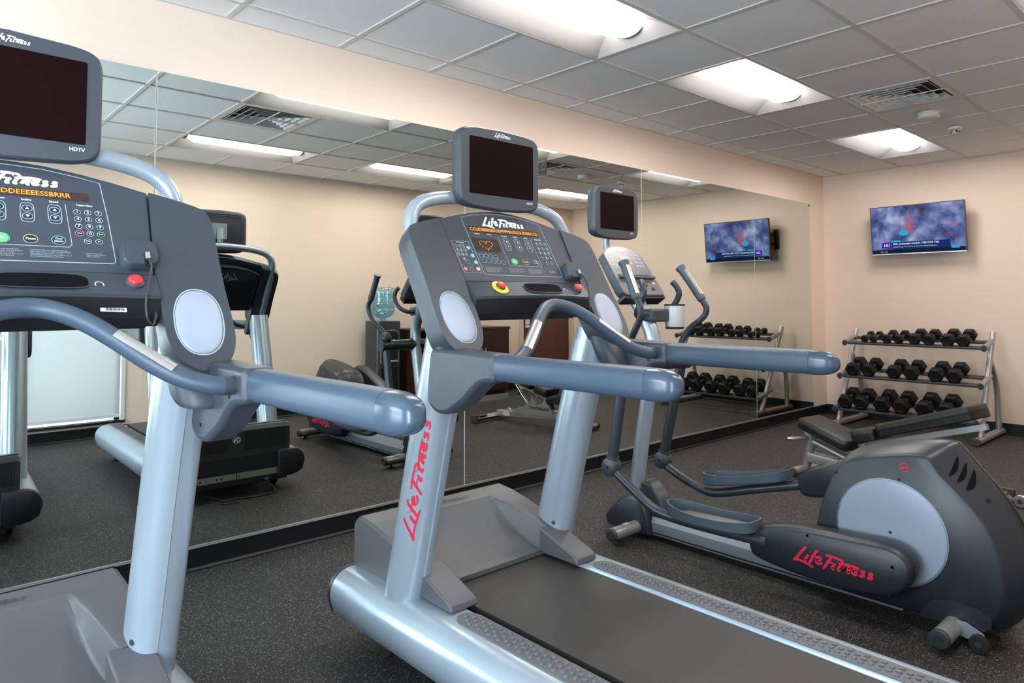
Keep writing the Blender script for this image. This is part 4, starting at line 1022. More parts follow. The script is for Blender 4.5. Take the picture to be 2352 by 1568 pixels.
    c1 = cover(2.885, [(-1.872, 0.262), (-1.98, 0.300), (-2.12, 0.322), (-2.30, 0.332), (-2.44, 0.336), (-2.51, 0.300), (-2.52, 0.235), (-2.47, 0.160), (-2.38, 0.125), (-2.22, 0.115), (-2.04, 0.122), (-1.90, 0.142), (-1.866, 0.165), (-1.862, 0.21)], 'link_cover')
    c2 = cover(3.345, [(-1.862, 0.415), (-1.95, 0.465), (-2.08, 0.528), (-2.25, 0.60), (-2.42, 0.655), (-2.52, 0.63), (-2.53, 0.56), (-2.42, 0.47), (-2.25, 0.40), (-2.05, 0.345), (-1.93, 0.320), (-1.885, 0.322), (-1.866, 0.35)], 'link_cover')
    ang = math.radians(1.0)
    logo_geo(0.315, lambda x, y, d: W(2.8268 - d, -2.235 - x, 0.212 + y), w=0.25, up_scale=1.0).build('maker_logo', 'red_print', c1, smooth=0, label='red script lettering')
    logo_geo(0.305, lambda x, y, d: W(3.4030 + d, -2.25 + x, 0.50 + y - x * 0.42), w=0.24, up_scale=1.1).build('maker_logo', 'red_print', c2, smooth=0, label='red script lettering')
    for y, z in ((-1.885, 0.235), (-2.13, 0.298), (-2.455, 0.26), (-2.44, 0.155)): Geo().cyl(W(2.8285, y, z), (-1, 0, 0), 0.006, 0.0015, 12).build('screw', 'black', c1)
    # flywheel shell
    A = [(-2.12, .42), (-2.17, .55), (-2.22, .625), (-2.30, .66), (-2.42, .693), (-2.52, .712), (-2.60, .718), (-2.625, .70), (-2.68, .635), (-2.75, .55), (-2.81, .45), (-2.845, .35), (-2.855, .25), (-2.84, .17), (-2.80, .10), (-2.74, .055), (-2.60, .045), (-2.40, .045), (-2.20, .055), (-2.12, .08), (-2.08, .15), (-2.085, .28)]
    B = [(-2.13, .42), (-2.18, .54), (-2.235, .600), (-2.31, .630), (-2.42, .655), (-2.50, .668), (-2.550, .662), (-2.580, .615), (-2.635, .56), (-2.70, .49), (-2.75, .41), (-2.775, .32), (-2.785, .24), (-2.77, .17), (-2.74, .11), (-2.69, .075), (-2.60, .06), (-2.40, .06), (-2.20, .065), (-2.125, .085), (-2.095, .15), (-2.098, .28)]
    def mixr(f): return [(a[0] + (b[0] - a[0]) * f, a[1] + (b[1] - a[1]) * f) for a, b in zip(A, B)]
    def dens(P): P = [Vector((a, b, 0)) for a, b in P]; return [(q.x, q.y) for q in catmull(P + [P[0]], 3)[:-1]]
    g = Geo()
    def face_ring(u, f, sh=1.0):
        P = dens(mixr(f)); return [W(3.10 + u, -2.45 + (p + 2.45) * sh, 0.35 + (q - 0.35) * sh) for p, q in P]
    g.loft([face_ring(-0.135, 1.0, 0.965), face_ring(-0.131, 1.0, 0.99), face_ring(-0.118, 0.86), face_ring(-0.08, 0.42), face_ring(-0.05, 0.12), face_ring(-0.004, 0), face_ring(0.004, 0), face_ring(0.05, 0.12), face_ring(0.08, 0.42), face_ring(0.118, 0.86), face_ring(0.131, 1.0, 0.99), face_ring(0.135, 1.0, 0.965)])
    shl = g.build('flywheel_shell', 'ellip', r, smooth=50)
    P = dens(mixr(0)); stroke = Geo()
    stroke.loft([[W(3.10 + u, -2.45 + (p + 2.45) * 1.0035, 0.35 + (q - 0.35) * 1.0045) for p, q in P] for u in (-0.003, 0.003)], cap=False); stroke.build('seam', 'black', shl, smooth=60)
    for s in (-1, 1):
        g = Geo(); n = 56
        prof = [(0.203, -0.001), (0.203, 0.006), (0.2005, 0.0085), (0.198, 0.009), (0.10, 0.0095), (0.001, 0.0098)]
        g.loft([[W(3.10 + s * (0.134 + h), -2.402 + rr * math.cos(2 * PI * k / n), 0.350 + rr * math.sin(2 * PI * k / n)) for k in range(n)] for rr, h in prof])
        dc = g.build('disc_cover', 'disc', shl, smooth=50, label='pale blue-grey round disc')
        g = Geo(); g.loft([[W(3.10 + s * (0.134 + h), -2.402 + rr * math.cos(2 * PI * k / n), 0.350 + rr * math.sin(2 * PI * k / n)) for k in range(n)] for rr, h in ((0.2065, -0.001), (0.2065, 0.006), (0.2035, 0.008))], cap=False); g.build('disc_rim', 'silver', dc)
        Geo().cyl(W(3.10 + s * 0.1438, -2.405, 0.35), (s, 0, 0), 0.006, 0.0012, 14).build('centre_screw', 'black', dc)
        g = Geo(); n = 24
        rg = lambda rr: [W(3.10 + s * 0.1335, -2.460 + rr * math.cos(2 * PI * k / n), 0.612 + rr * math.sin(2 * PI * k / n)) for k in range(n)]
        a_, b_ = rg(0.0175), rg(0.0145); g.add([v + V(s * 0.003, 0, 0) for v in a_ + b_], [(k, (k + 1) % n, n + (k + 1) % n, n + k) for k in range(n)])
        for dx in (-0.0055, 0.0055): g.prism(superell(-2.460 + dx, 0.612, 0.0042, 0.0065, 2, 12), s * 0.1355, s * 0.1368, lambda p, q, d: W(3.10 + d, p, q))
        g.build('round_emblem', 'red_print', shl, smooth=0, label='small round red emblem')
        for y, z in ((-2.44, 0.562), (-2.195, 0.545)): Geo().cyl(W(3.10 + s * 0.1345, y, z), (s, 0, 0), 0.0065, 0.002, 12).build('screw', 'black', shl)
        # three curved cooling slots on the sloping rear face
        def shell_pt(tz, f):      # point on the sloping strip between crease (f=1) and rim (f=0), tz 0..1 down the back
            i_ = 7 + tz * 2; k0 = int(i_); fr = i_ - k0
            A_ = [A[k0][j] + (A[k0 + 1][j] - A[k0][j]) * fr for j in (0, 1)]; B_ = [B[k0][j] + (B[k0 + 1][j] - B[k0][j]) * fr for j in (0, 1)]
            us_ = [(0.0, 0.004), (0.12, 0.05), (0.42, 0.08), (0.86, 0.118), (1.0, 0.131)]
            for (f0, u0), (f1, u1) in zip(us_[:-1], us_[1:]):
                if f <= f1: u = u0 + (u1 - u0) * (f - f0) / (f1 - f0); break
            return W(3.10 + s * u, A_[0] + (B_[0] - A_[0]) * f, A_[1] + (B_[1] - A_[1]) * f)
        for k in range(3):
            L0, L1 = [], []
            for m in range(11):
                t_ = m / 10; f = 0.24 - 0.05 * k + 0.62 * t_; tz = 0.08 + 0.21 * k + 0.12 * t_ + 0.05 * math.sin(PI * t_)
                wv = 0.12 * math.sin(PI * min(0.97, max(0.03, t_))) ** 0.6 * 0.5
                off = V(s * 0.0025, -0.003, 0.0022)
                L0.append(shell_pt(max(0, tz - wv), f) + off); L1.append(shell_pt(tz + wv, f) + off)
            Geo().add(L0 + L1, [(m, m + 1, 12 + m, 11 + m) for m in range(10)]).build('cooling_slot', 'void', shl, smooth=0)
        Geo().cyl(shell_pt(0.98, 0.42) + V(0, 0.002, 0), V(s * 0.5, -0.8, 0.4), 0.008, 0.004, 14).build('screw', 'black', shl)
    # recess over the rear foot, with transport wheels
    for s in (-1, 1):
        g = Geo(); pr = [(-2.50, 0.055), (-2.52, 0.10), (-2.555, 0.135), (-2.62, 0.148), (-2.70, 0.142), (-2.735, 0.12), (-2.735, 0.085), (-2.70, 0.06)]
        g.prism(pr, s * 0.1315, s * 0.1355, lambda p, q, d: W(3.10 + d, p, q)); g.build('wheel_recess', 'ellip', shl)
        br = Geo().prism([(-2.60, 0.085), (-2.66, 0.088), (-2.715, 0.062), (-2.72, 0.035), (-2.69, 0.03), (-2.62, 0.04)], s * 0.145, s * 0.155, lambda p, q, d: W(3.10 + d, p, q)).build('wheel_bracket', 'silver', r)
        w = Geo().lathe((0, 0, 0), [(0.010, -0.013), (0.029, -0.013), (0.032, -0.008), (0.032, 0.008), (0.029, 0.013), (0.010, 0.013)], 24, Matrix.Translation(W(3.10 + s * 0.170, -2.705, 0.034)) @ Matrix.Rotation(PI / 2, 4, 'Y')).build('transport_wheel', 'rubber', r)
        Geo().cyl(W(3.10 + s * 0.156, -2.705, 0.034), (s, 0, 0), 0.011, 0.029).build('hub', 'slate', w)
    # console, cup holder, fixed grips
    ang = math.atan(0.19 / 0.275)
    c0 = W(3.10, -1.115, 1.295); ca = V(0, math.sin(ang), math.cos(ang)); cn = V(0, -math.cos(ang), math.sin(ang))
    def ec(a, t, n_=0.0): return c0 + V(a, 0, 0) + ca * t + cn * n_
    top = [(0.135, 0.318), (0.09, 0.338), (0.04, 0.348), (0, 0.350), (-0.04, 0.348), (-0.09, 0.338), (-0.135, 0.318)]
    out = [(0.172, 0.285)] + top + [(-0.172, 0.285), (-0.186, 0.03), (-0.172, 0.006), (-0.15, 0.0), (0.15, 0.0), (0.172, 0.006), (0.186, 0.03)]
    g = Geo(); g.loft([[ec(p * f, 0.17 + (q - 0.17) * f, n_) for p, q in out] for n_, f in ((-0.065, 0.86), (-0.05, 0.97), (-0.004, 1.0), (0.0, 0.99))])
    cs = g.build('console', 'slate', r, smooth=40)
    Geo().prism([(p * 0.965, 0.17 + (q - 0.17) * 0.965) for p, q in out], 0.0, 0.0016, lambda p, q, d: ec(p, q, d)).build('console_face', 'epanel', cs, smooth=0, label='pale grey button panel')
    Geo().prism(rrect(-0.15, 0.15, 0.118, 0.142, 0.008), 0.0012, 0.0028, lambda p, q, d: ec(p, q, d)).build('reading_slot', 'black', cs, smooth=0)
    Geo().prism(rrect(-0.155, 0.155, 0.110, 0.120, 0.004), 0.001, 0.022, lambda p, q, d: ec(p, q, d)).build('reading_ledge', 'slate', cs, smooth=0)
    Geo().prism(rrect(-0.178, 0.178, -0.014, 0.012, 0.006), -0.066, -0.004, lambda p, q, d: ec(p, q, d)).build('lower_lip', 'black', cs, smooth=0)
    Geo().prism(rrect(-0.045, 0.045, 0.215, 0.275, 0.003), 0.0014, 0.0024, lambda p, q, d: ec(p, q, d)).build('display', 'epdisp', cs, smooth=0)
    logo_geo(0.10, lambda x, y, d: ec(-0.02 + x, 0.313 + y, 0.0019 + d), w=0.22).build('maker_logo', 'white', cs, smooth=0)
    for q in range(5):
        for p in range(3):
            for s in (-1, 1): Geo().prism(superell(s * 0.105 + (p - 1) * 0.026, 0.285 - 0.026 * q, 0.0078, 0.0064, 2, 14), 0.0014, 0.0026, lambda p_, q_, d: ec(p_, q_, d)).build('key', 'mesh' if q < 4 else 'keygreen', cs, smooth=0)
    for a, t, m in ((-0.06, 0.075, 'redbtn'), (0.0, 0.08, 'keygreen'), (0.05, 0.07, 'black'), (0.10, 0.045, 'black'), (-0.02, 0.04, 'black'), (0.13, 0.085, 'mesh')): Geo().prism(superell(a, t, 0.013, 0.011, 2, 16), 0.0014, 0.005, lambda p_, q_, d: ec(p_, q_, d)).build('dial_key', m, cs, smooth=0)
    # personal screen
    Geo().tube(catmull([W(3.10, -0.86, 1.50), W(3.10, -0.835, 1.58), W(3.10, -0.835, 1.66), W(3.10, -0.85, 1.75)], 4), 0.018, 14).build('monitor_post', 'silver', ms)
    mo = superell(0, 0, 0.197, 0.142, 8, 44)
    mz = 1.780
    def mpt(p, q, y): return W(3.092 + p, -0.925 + y, mz + q)
    arch_ = lambda pq: [(p, q + (0.012 * (1 - (p / 0.19) ** 2)) * (1 if q > 0 else -1) - (0.006 if abs(q) > 0.1 else 0)) for p, q in pq]
    mn = Geo().loft([[mpt(*p, y) for p in arch_([(a * f, b * f) for a, b in mo])] for y, f in ((0.0, 0.955), (0.005, 0.985), (0.016, 1.0), (0.05, 0.985), (0.068, 0.93), (0.073, 0.88))]).build('monitor', 'slate', r, smooth=35)
    Geo().prism(rrect(-0.150, 0.150, -0.105, 0.103, 0.004, 2), -0.0012, 0.0008, lambda p, q, d: mpt(p, q, d)).build('screen', 'screen', mn, smooth=0, label='dark switched-off screen')
    logo_geo(0.078, lambda x, y, d: mpt(x, 0.119 + y, -0.001), w=0.30, up_scale=1.1).build('maker_logo', 'white', mn, smooth=0)
    text_geo('HDTV', 0.0125, lambda x, y, d: mpt(0.130 + x, -0.119 + y, -0.001), bold=0.02).build('hdtv_mark', 'white', mn, smooth=0)
    # handle hub and fixed grips
    Geo().prism(rrect(-0.045, 0.15, 1.150, 1.222, 0.02), -1.19, -1.10, lambda p, q, d: W(3.10 + p, d, q)).build('handle_hub', 'slate', r, bevel=0.012)
    for s in (-1, 1):
        gp = [W(3.10 + s * 0.03, -1.12, 1.185), W(3.10 + s * 0.10, -1.135, 1.185), W(3.10 + s * 0.142, -1.165, 1.212), W(3.10 + s * 0.157, -1.200, 1.255), W(3.10 + s * 0.160, -1.222, 1.305), W(3.10 + s * 0.152, -1.212, 1.345), W(3.10 + s * 0.142, -1.190, 1.372)]
        Geo().tube(catmull(gp, 5), 0.0165, 14).build('fixed_grip', 'arm', r, smooth=60)
    cp = W(3.262, -1.190, 1.108)
    ch = Geo().lathe(cp, [(0.001, 0.014), (0.051, 0.014), (0.053, 0.02), (0.056, 0.135), (0.053, 0.137), (0.050, 0.03), (0.001, 0.03)], 32).build('cup_holder', 'cup', r)
    Geo().lathe(cp, [(0.030, 0.0), (0.0505, 0.002), (0.0525, 0.014), (0.030, 0.015)], 28).build('cup_base', 'rubber', ch)
    Geo().lathe(cp, [(0.052, 0.131), (0.0575, 0.131), (0.0575, 0.140), (0.052, 0.140)], 28).build('cup_rim', 'rubber', ch)
    return r

# ================================================================== WEIGHT BENCH
def make_bench(loc, rz):
    r = empty('weight_bench', loc, rz, 'adjustable weight bench with black pads behind the elliptical trainer', 'weight bench')
    # local: post at the origin, bench runs along -y
    Geo().tube([(0, 0.015, 0.04), (0, -0.045, 0.285)], 0.033, 16).build('front_post', 'rack', r)
    ft = Geo().tube([(-0.17, 0.012, 0.035), (0.17, 0.012, 0.035)], 0.028, 16).build('front_foot', 'rack', r)
    for s in (-1, 1): Geo().cyl((s * 0.165, 0.012, 0.035), (s, 0, 0), 0.031, 0.02).build('foot_cap', 'rackdark', ft)
    sp = Geo().prism(rrect(-0.035, 0.035, -0.036, 0.036, 0.01, 3), 0, 1, lambda p, q, d: V(p, -0.02 - 1.10 * d, 0.125 - 0.055 * d + q)).build('spine', 'rack', r)
    Geo().tube(catmull([(0, -0.03, 0.235), (0, -0.10, 0.225), (0, -0.30, 0.165), (0, -0.45, 0.135)], 5), 0.028, 14).build('gooseneck', 'rack', r)
    rf = Geo().tube([(-0.36, -1.14, 0.045), (0.36, -1.14, 0.045)], 0.032, 4).build('rear_foot', 'rack', r, smooth=20)
    for s in (-1, 1):
        Geo().box(s * 0.36 - 0.018, s * 0.36 + 0.018, -1.182, -1.098, 0.004, 0.09).build('foot_cap', 'rackdark', rf, bevel=0.006)
        Geo().box(s * 0.25 - 0.055, s * 0.25 + 0.055, -1.168, -1.112, 0.066, 0.0735).build('grip_pad', 'rubber', rf, smooth=0)
    w = Geo().lathe((0, 0, 0), [(0.010, -0.015), (0.035, -0.015), (0.038, -0.010), (0.038, 0.010), (0.035, 0.015), (0.010, 0.015)], 24, Matrix.Translation((0.30, -1.235, 0.039)) @ Matrix.Rotation(PI / 2, 4, 'Y')).build('wheel', 'alu', r)
    Geo().cyl((0.282, -1.235, 0.039), (1, 0, 0), 0.014, 0.036).build('hub', 'rackdark', w)
    Geo().box(0.29, 0.31, -1.235, -1.16, 0.034, 0.050).build('wheel_arm', 'rack', w, smooth=0)
    Geo().box(-0.0365, -0.0355, -1.03, -0.94, 0.055, 0.10).build('warning_label', 'stick', sp, smooth=0)
    # adjustment plate with notches and lettering, both sides of the spine
    pl = [(-0.36, 0.13), (-0.41, 0.20), (-0.435, 0.275), (-0.455, 0.292), (-0.475, 0.285), (-0.49, 0.245), (-0.53, 0.215), (-0.575, 0.215), (-0.61, 0.26), (-0.625, 0.30), (-0.645, 0.30), (-0.65, 0.25), (-0.68, 0.205), (-0.705, 0.215), (-0.725, 0.20), (-0.76, 0.165), (-0.86, 0.15), (-0.90, 0.12), (-0.90, 0.10), (-0.36, 0.10)]
    for s in (-1, 1):
        p_ = Geo().prism(pl, s * 0.036, s * 0.041, lambda p, q, d: V(d, p, q)).build('adjustment_plate', 'rack', r, smooth=0)
        text_geo('PARAMOUNT', 0.046, lambda x, y, d: V(s * 0.0425, -0.54 + s * x * 0.92, 0.172 + y), bold=0.03).build('maker_name', 'rackdark', p_, smooth=0)
    def pad(a, b, w_, th, nm, w2=None):
        a, b = Vector(a), Vector(b); t = (b - a).normalized(); n = V(1, 0, 0).cross(t).normalized()
        if n.z < 0: n = -n
        L = (b - a).length; g = Geo(); rings = []
        for k, (h, f) in enumerate(((0, 0.93), (0.006, 0.985), (th * 0.5, 1.0), (th * 0.52, 0.985), (th * 0.54, 1.0), (th - 0.012, 1.0), (th - 0.003, 0.96), (th, 0.90))):
            sh = rrect(-w_ / 2, w_ / 2, 0, L, 0.03, 5); ring = []
            for p, q in sh:
                ww = 1.0 if w2 is None else (1 + (w2 / w_ - 1) * q / L)
                ring.append(a + V(p * f * ww, 0, 0) + t * (L / 2 + (q - L / 2) * (1 - (1 - f) * w_ / L)) + n * h)
            rings.append(ring)
        return g.loft(rings).build(nm, 'vinyl', r, smooth=40)
    st = pad((0, 0.005, 0.350), (0, -0.375, 0.232), 0.27, 0.076, 'seat_pad', 0.30)
    pad((0, -0.405, 0.300), (0, -0.575, 0.345), 0.24, 0.085, 'lumbar_pad')
    pad((0, -0.590, 0.362), (0, -1.165, 0.562), 0.27, 0.088, 'back_pad')
    Geo().tube([(0, -0.40, 0.262), (0, -1.185, 0.515)], 0.026, 4, upv=(1, 0, 1)).build('back_frame', 'rack', r, smooth=20)
    Geo().tube([(0, -0.02, 0.315), (0, -0.37, 0.215)], 0.022, 4, upv=(1, 0, 1)).build('seat_frame', 'rack', r, smooth=20)
    for s in (-1, 1):
        Geo().prism([(-0.06, 0.27), (-0.01, 0.285), (0.0, 0.32), (-0.03, 0.345), (-0.07, 0.33)], s * 0.034, s * 0.040, lambda p, q, d: V(d, p, q)).build('pivot_plate', 'rack', r, smooth=0)
        Geo().cyl((s * 0.040, -0.035, 0.312), (s, 0, 0), 0.017, 0.010).build('pivot_bolt', 'alu', r)
        Geo().cyl((s * 0.042, -0.455, 0.275), (s, 0, 0), 0.018, 0.012).build('pivot_bolt', 'alu', r)
    Geo().tube([(-0.03, -0.03, 0.265), (-0.13, 0.045, 0.258)], [0.012, 0.014], 14).build('adjust_handle', 'rack', r)
    Geo().tube([(-0.13, 0.045, 0.258), (-0.155, 0.063, 0.257)], 0.0145, 14).build('handle_tip', 'chrome', r)
    Geo().tube([(0.0, -0.90, 0.42), (0, -0.80, 0.29), (0, -0.72, 0.21)], [0.014, 0.014, 0.011], 12).build('support_rod', 'chrome', r)
    Geo().cyl((-0.05, -0.82, 0.30), (1, 0, 0), 0.012, 0.10, 12).build('pop_pin', 'rackdark', r)
    return r

# ================================================================== DUMBBELL RACK
def make_rack():
    r = empty('dumbbell_rack', (7.45, -1.03, 0), 0, 'three-tier grey steel dumbbell rack against the end wall', 'dumbbell rack')
    def L_(x, y, z): return V(x - 7.45, y + 1.03, z)
    shelves = [(7.40, 7.62, 0.835, 0.885), (7.26, 7.50, 0.505, 0.565), (7.12, 7.37, 0.190, 0.260)]
    for y in (-0.425, -1.655):
        f = Geo().prism(rrect(-0.034, 0.034, 0.012, 0.062, 0.02, 4), 7.02, 7.84, lambda p, q, d: L_(d, y + p, q)).build('foot', 'rack', r)
        for x in (7.008, 7.832): Geo().prism(rrect(-0.037, 0.037, 0.008, 0.066, 0.02, 4), x, x + 0.02, lambda p, q, d: L_(d, y + p, q)).build('foot_cap', 'rackdark', f)
        Geo().tube([L_(7.17, y, 0.05), L_(7.66, y, 0.965)], 0.030, 14, rb=0.024).build('front_post', 'rack', r)
        Geo().tube(catmull([L_(7.755, y, 0.05), L_(7.755, y, 0.28), L_(7.73, y, 0.44), L_(7.66, y, 0.58), L_(7.52, y, 0.72)], 5), 0.025, 14).build('rear_brace', 'rack', r)
        for x0, x1, z0, z1 in shelves:
            a = Geo().tube([L_(x0 - 0.035, y, z0 - 0.002), L_(x1 + 0.03, y, z1 + 0.012)], 0.027, 12, rb=0.02).build('shelf_arm', 'rack', r)
            Geo().tube([L_(x0 - 0.052, y, z0 - 0.006), L_(x0 - 0.034, y, z0 - 0.002)], 0.030, 14, rb=0.024).build('arm_cap', 'rackdark', a)
    for x0, x1, z0, z1 in shelves:
        for x, z in ((x0 + 0.02, z0), (x1 - 0.02, z1 - 0.005)):
            g = Geo(); sl = (z1 - z0) / (x1 - x0)
            g.prism([(x - 0.035, z - 0.035 * sl + 0.012), (x - 0.035, z - 0.035 * sl), (x - 0.030, z - 0.035 * sl - 0.012), (x + 0.035, z + 0.035 * sl - 0.006), (x + 0.035, z + 0.035 * sl + 0.004), (x - 0.028, z - 0.028 * sl + 0.002)], -0.445, -1.635, lambda p, q, d: L_(p, d, q))
            g.build('shelf_rail', 'rackdark', r, smooth=0)
    return shelves
shelves = make_rack()
def make_dumbbell(R, HL, HD):
    """hexagonal heads of across-corner radius R, head length HL, handle length HD; lies along x"""
    r = empty('dumbbell', (0, 0, 0))
    for s in (-1, 1):
        x0 = s * HD / 2; x1 = s * (HD / 2 + HL); rings = []
        for x, f in ((x0, 0.78), (x0 + s * HL * 0.16, 1.0), (x1 - s * HL * 0.16, 1.0), (x1, 0.80), (x1, 0.55), (x1 - s * 0.003, 0.52)):
            rings.append([V(x, R * f * math.cos(PI / 3 * k), R * f * math.sin(PI / 3 * k)) for k in range(6)])
        Geo().loft(rings).build('hex_head', 'hex', r, smooth=0, bevel=0.003, bseg=2)
    Geo().tube([(-HD / 2 - 0.005, 0, 0), (-HD * 0.25, 0, 0), (0, 0, 0), (HD * 0.25, 0, 0), (HD / 2 + 0.005, 0, 0)], [0.013, 0.0145, 0.0165, 0.0145, 0.013], 14).build('handle', 'rackdark', r)
    return r
ROWS = [(0, [(-0.60, .038, .050), (-0.685, .038, .050), (-0.815, .048, .062), (-0.925, .048, .062), (-1.07, .059, .072), (-1.195, .059, .072), (-1.355, .0635, .078), (-1.485, .0635, .078)]),
        (1, [(-0.535, .070, .080), (-0.69, .070, .080), (-0.925, .071, .082), (-1.08, .071, .082), (-1.29, .072, .084), (-1.44, .072, .084)]),
        (2, [(-0.515, .073, .086), (-0.665, .073, .086), (-0.86, .078, .090), (-1.03, .078, .090), (-1.23, .081, .093), (-1.405, .081, .093)])]
ordn = ['first', 'second', 'third', 'fourth', 'fifth', 'sixth', 'seventh', 'eighth']
tiern = ['top', 'middle', 'bottom']; made = {}
for ti, row in ROWS:
    x0, x1, z0, z1 = shelves[ti]; tilt = math.atan((z1 - z0) / (x1 - x0))
    for k, (y, R, HL) in enumerate(row):
        key_ = (R, HL)
        if key_ in made: d = copy_tree(made[key_])
        else: d = make_dumbbell(R, HL, 0.115); made[key_] = d
        xc = (x0 + x1) / 2; zc = (z0 + z1) / 2
        h = R * math.sin(PI / 3) + 0.0035
        d.location = (xc - h * math.sin(tilt), y, zc + h * math.cos(tilt)); d.rotation_euler = (0, -tilt, 0)
        pos = ordn[k] + ' from the mirror' if k < len(row) - 1 else 'farthest from the mirror'
        tag(d, '%sblack hex dumbbell, %s, on the %s tier of the rack' % ('small ' if R < .055 else ('large ' if R > .0725 else ''), pos, tiern[ti]), 'dumbbell', 'hex dumbbells on the %s tier' % tiern[ti])

# ================================================================== WALL TELEVISION
def make_tv():
    r = empty('wall_television', (7.705, -1.015, 1.995), 0, 'flat screen television on a wall arm above the dumbbell rack', 'television')
    r.rotation_euler = (0, -0.09, 0)
    hw, hh = 0.435, 0.250
    Geo().box(0.002, 0.035, -hw, hw, -hh, hh).build('cabinet', 'black', r, bevel=0.004)
    g = Geo()
    for a in ((-hw, hw, -hh, -hh + 0.012), (-hw, hw, hh - 0.009, hh), (-hw, -hw + 0.009, -hh, hh), (hw - 0.009, hw, -hh, hh)): g.box(-0.004, 0.004, *a)
    g.build('bezel', 'rackdark', r, smooth=0)
    Geo().box(-0.0045, -0.0035, -hw, hw, -hh, -hh + 0.006).build('lower_trim', 'alu', r, smooth=0)
    # picture seen from -x: screen-right is -y
    s = Geo().box(-0.0015, 0.001, -hw + 0.008, hw - 0.008, -hh + 0.011, hh - 0.008).build('screen', 'tv', r, smooth=0, label='lit screen with a sports broadcast')
    def pt(p, q, d): return V(-0.0015 - d, -p, q)
    def quad(x0, x1, z0, z1, d, nm, m): return Geo().add([pt(x0, z0, d), pt(x1, z0, d), pt(x1, z1, d), pt(x0, z1, d)], [(0, 1, 2, 3)]).build(nm, m, s, smooth=0)
    quad(-0.427, 0.427, -0.239, -0.200, 0.0008, 'ticker_bar', 'tvblack'); quad(-0.235, 0.30, -0.200, -0.125, 0.0009, 'headline_bar', 'tvnavy')
    quad(-0.335, -0.235, -0.185, -0.125, 0.0010, 'team_box', 'tvpurple'); quad(-0.235, -0.15, -0.125, -0.108, 0.0010, 'time_box', 'tvcyan'); quad(0.305, 0.375, -0.212, -0.185, 0.0011, 'network_box', 'tvcyan')
    g = Geo(); g.prism(superell(-0.12, -0.035, 0.045, 0.028, 2.2, 20), 0.0004, 0.0006, lambda p, q, d: pt(p, q, d)); g.build('blue_shirt', 'tvcyan', s, smooth=0)
    text_geo("20th anniversary of LSU's 1998 CWS Title", 0.0275, lambda x, y, d: pt(-0.225 + x * 0.90, -0.145 + y, 0.0016), align='LEFT', bold=0.02).build('headline', 'tvwhite', s, smooth=0)
    text_geo('in Baton Rouge, with 14-0 run; fourth run in championship game', 0.0155, lambda x, y, d: pt(-0.225 + x * 1.0, -0.175 + y, 0.0016), align='LEFT').build('subheadline', 'tvwhite', s, smooth=0)
    text_geo('LSU', 0.033, lambda x, y, d: pt(-0.285 + x, -0.155 + y, 0.0018), bold=0.03).build('team_text', 'tvwhite', s, smooth=0)
    text_geo('MLB   CHC', 0.015, lambda x, y, d: pt(-0.35 + x, -0.222 + y, 0.0018), align='LEFT').build('ticker_text', 'tvwhite', s, smooth=0)
    # wall arm
    g = Geo(); g.box(0.035, 0.055, -0.10, 0.14, -0.10, 0.10); g.build('mount_plate', 'black', r, bevel=0.002)
    g = Geo(); g.tube([(0.055, 0.05, 0.06), (0.12, 0.30, 0.055), (0.165, 0.43, 0.05)], 0.010, 8); g.tube([(0.055, 0.05, -0.06), (0.13, 0.30, -0.06), (0.175, 0.43, -0.06)], 0.010, 8); g.build('swing_arm', 'black', r)
    g = Geo()
    g.box(0.150, 0.160, 0.415, 0.470, -0.125, 0.11); wp = g.build('wall_plate', 'black', r, bevel=0.002)
    return r
make_tv()

# ================================================================== WATER COOLER, CABINET, TOWELS
CX_, CYY = 4.345, -3.70
c = empty('water_cooler', (CX_, CYY, 0), 0, 'tall dark water cooler against the back wall, seen in the mirror', 'water cooler')
Geo().prism(rrect(-0.165, 0.165, -0.155, 0.155, 0.05), 0.0, 1.03, lambda p, q, d: V(p, q, d)).build('body', 'cooler', c)
Geo().prism(rrect(-0.11, 0.11, 0.56, 0.90, 0.05), 0.150, 0.158, lambda p, q, d: V(p, d, q)).build('tap_recess', 'black', c)
stroke = Geo(); ar = [(-0.12, 0.54), (-0.12, 0.86), (-0.10, 0.91), (-0.05, 0.925), (0.05, 0.925), (0.10, 0.91), (0.12, 0.86), (0.12, 0.54)]
Geo().tube([(p, 0.160, q) for p, q in ar], 0.005, 8).build('steel_trim', 'chrome', c)
for x, m in ((-0.04, 'redbtn'), (0.04, 'bluebtn')):
    t_ = Geo().tube([(x, 0.158, 0.80), (x, 0.185, 0.80), (x, 0.19, 0.77)], 0.010, 10).build('tap', 'alu', c); Geo().cyl((x, 0.18, 0.81), (0, 0, 1), 0.008, 0.012, 12).build('tap_lever', m, t_)
Geo().box(-0.09, 0.09, 0.158, 0.19, 0.555, 0.575).build('drip_tray', 'alu', c, bevel=0.003)
Geo().prism(rrect(-0.11, 0.11, 0.10, 0.50, 0.02), 0.150, 0.158, lambda p, q, d: V(p, d, q)).build('lower_door', 'black', c)
Geo().box(-0.09, -0.04, 0.159, 0.172, 0.33, 0.345).build('door_pull', 'alu', c, smooth=0)
b = empty('water_bottle', (CX_, CYY, 1.03), 0, 'blue water bottle upside down on the cooler', 'water bottle')
Geo().lathe((0, 0, 0), [(0.001, 0.002), (0.03, 0.002), (0.035, 0.03), (0.09, 0.05), (0.135, 0.09), (0.142, 0.12), (0.142, 0.135), (0.134, 0.142), (0.134, 0.155), (0.142, 0.162), (0.142, 0.25), (0.134, 0.257), (0.134, 0.275), (0.142, 0.282), (0.142, 0.36), (0.132, 0.395), (0.09, 0.405), (0.001, 0.402)], 36).build('bottle_shell', 'bottle', b, smooth=50)
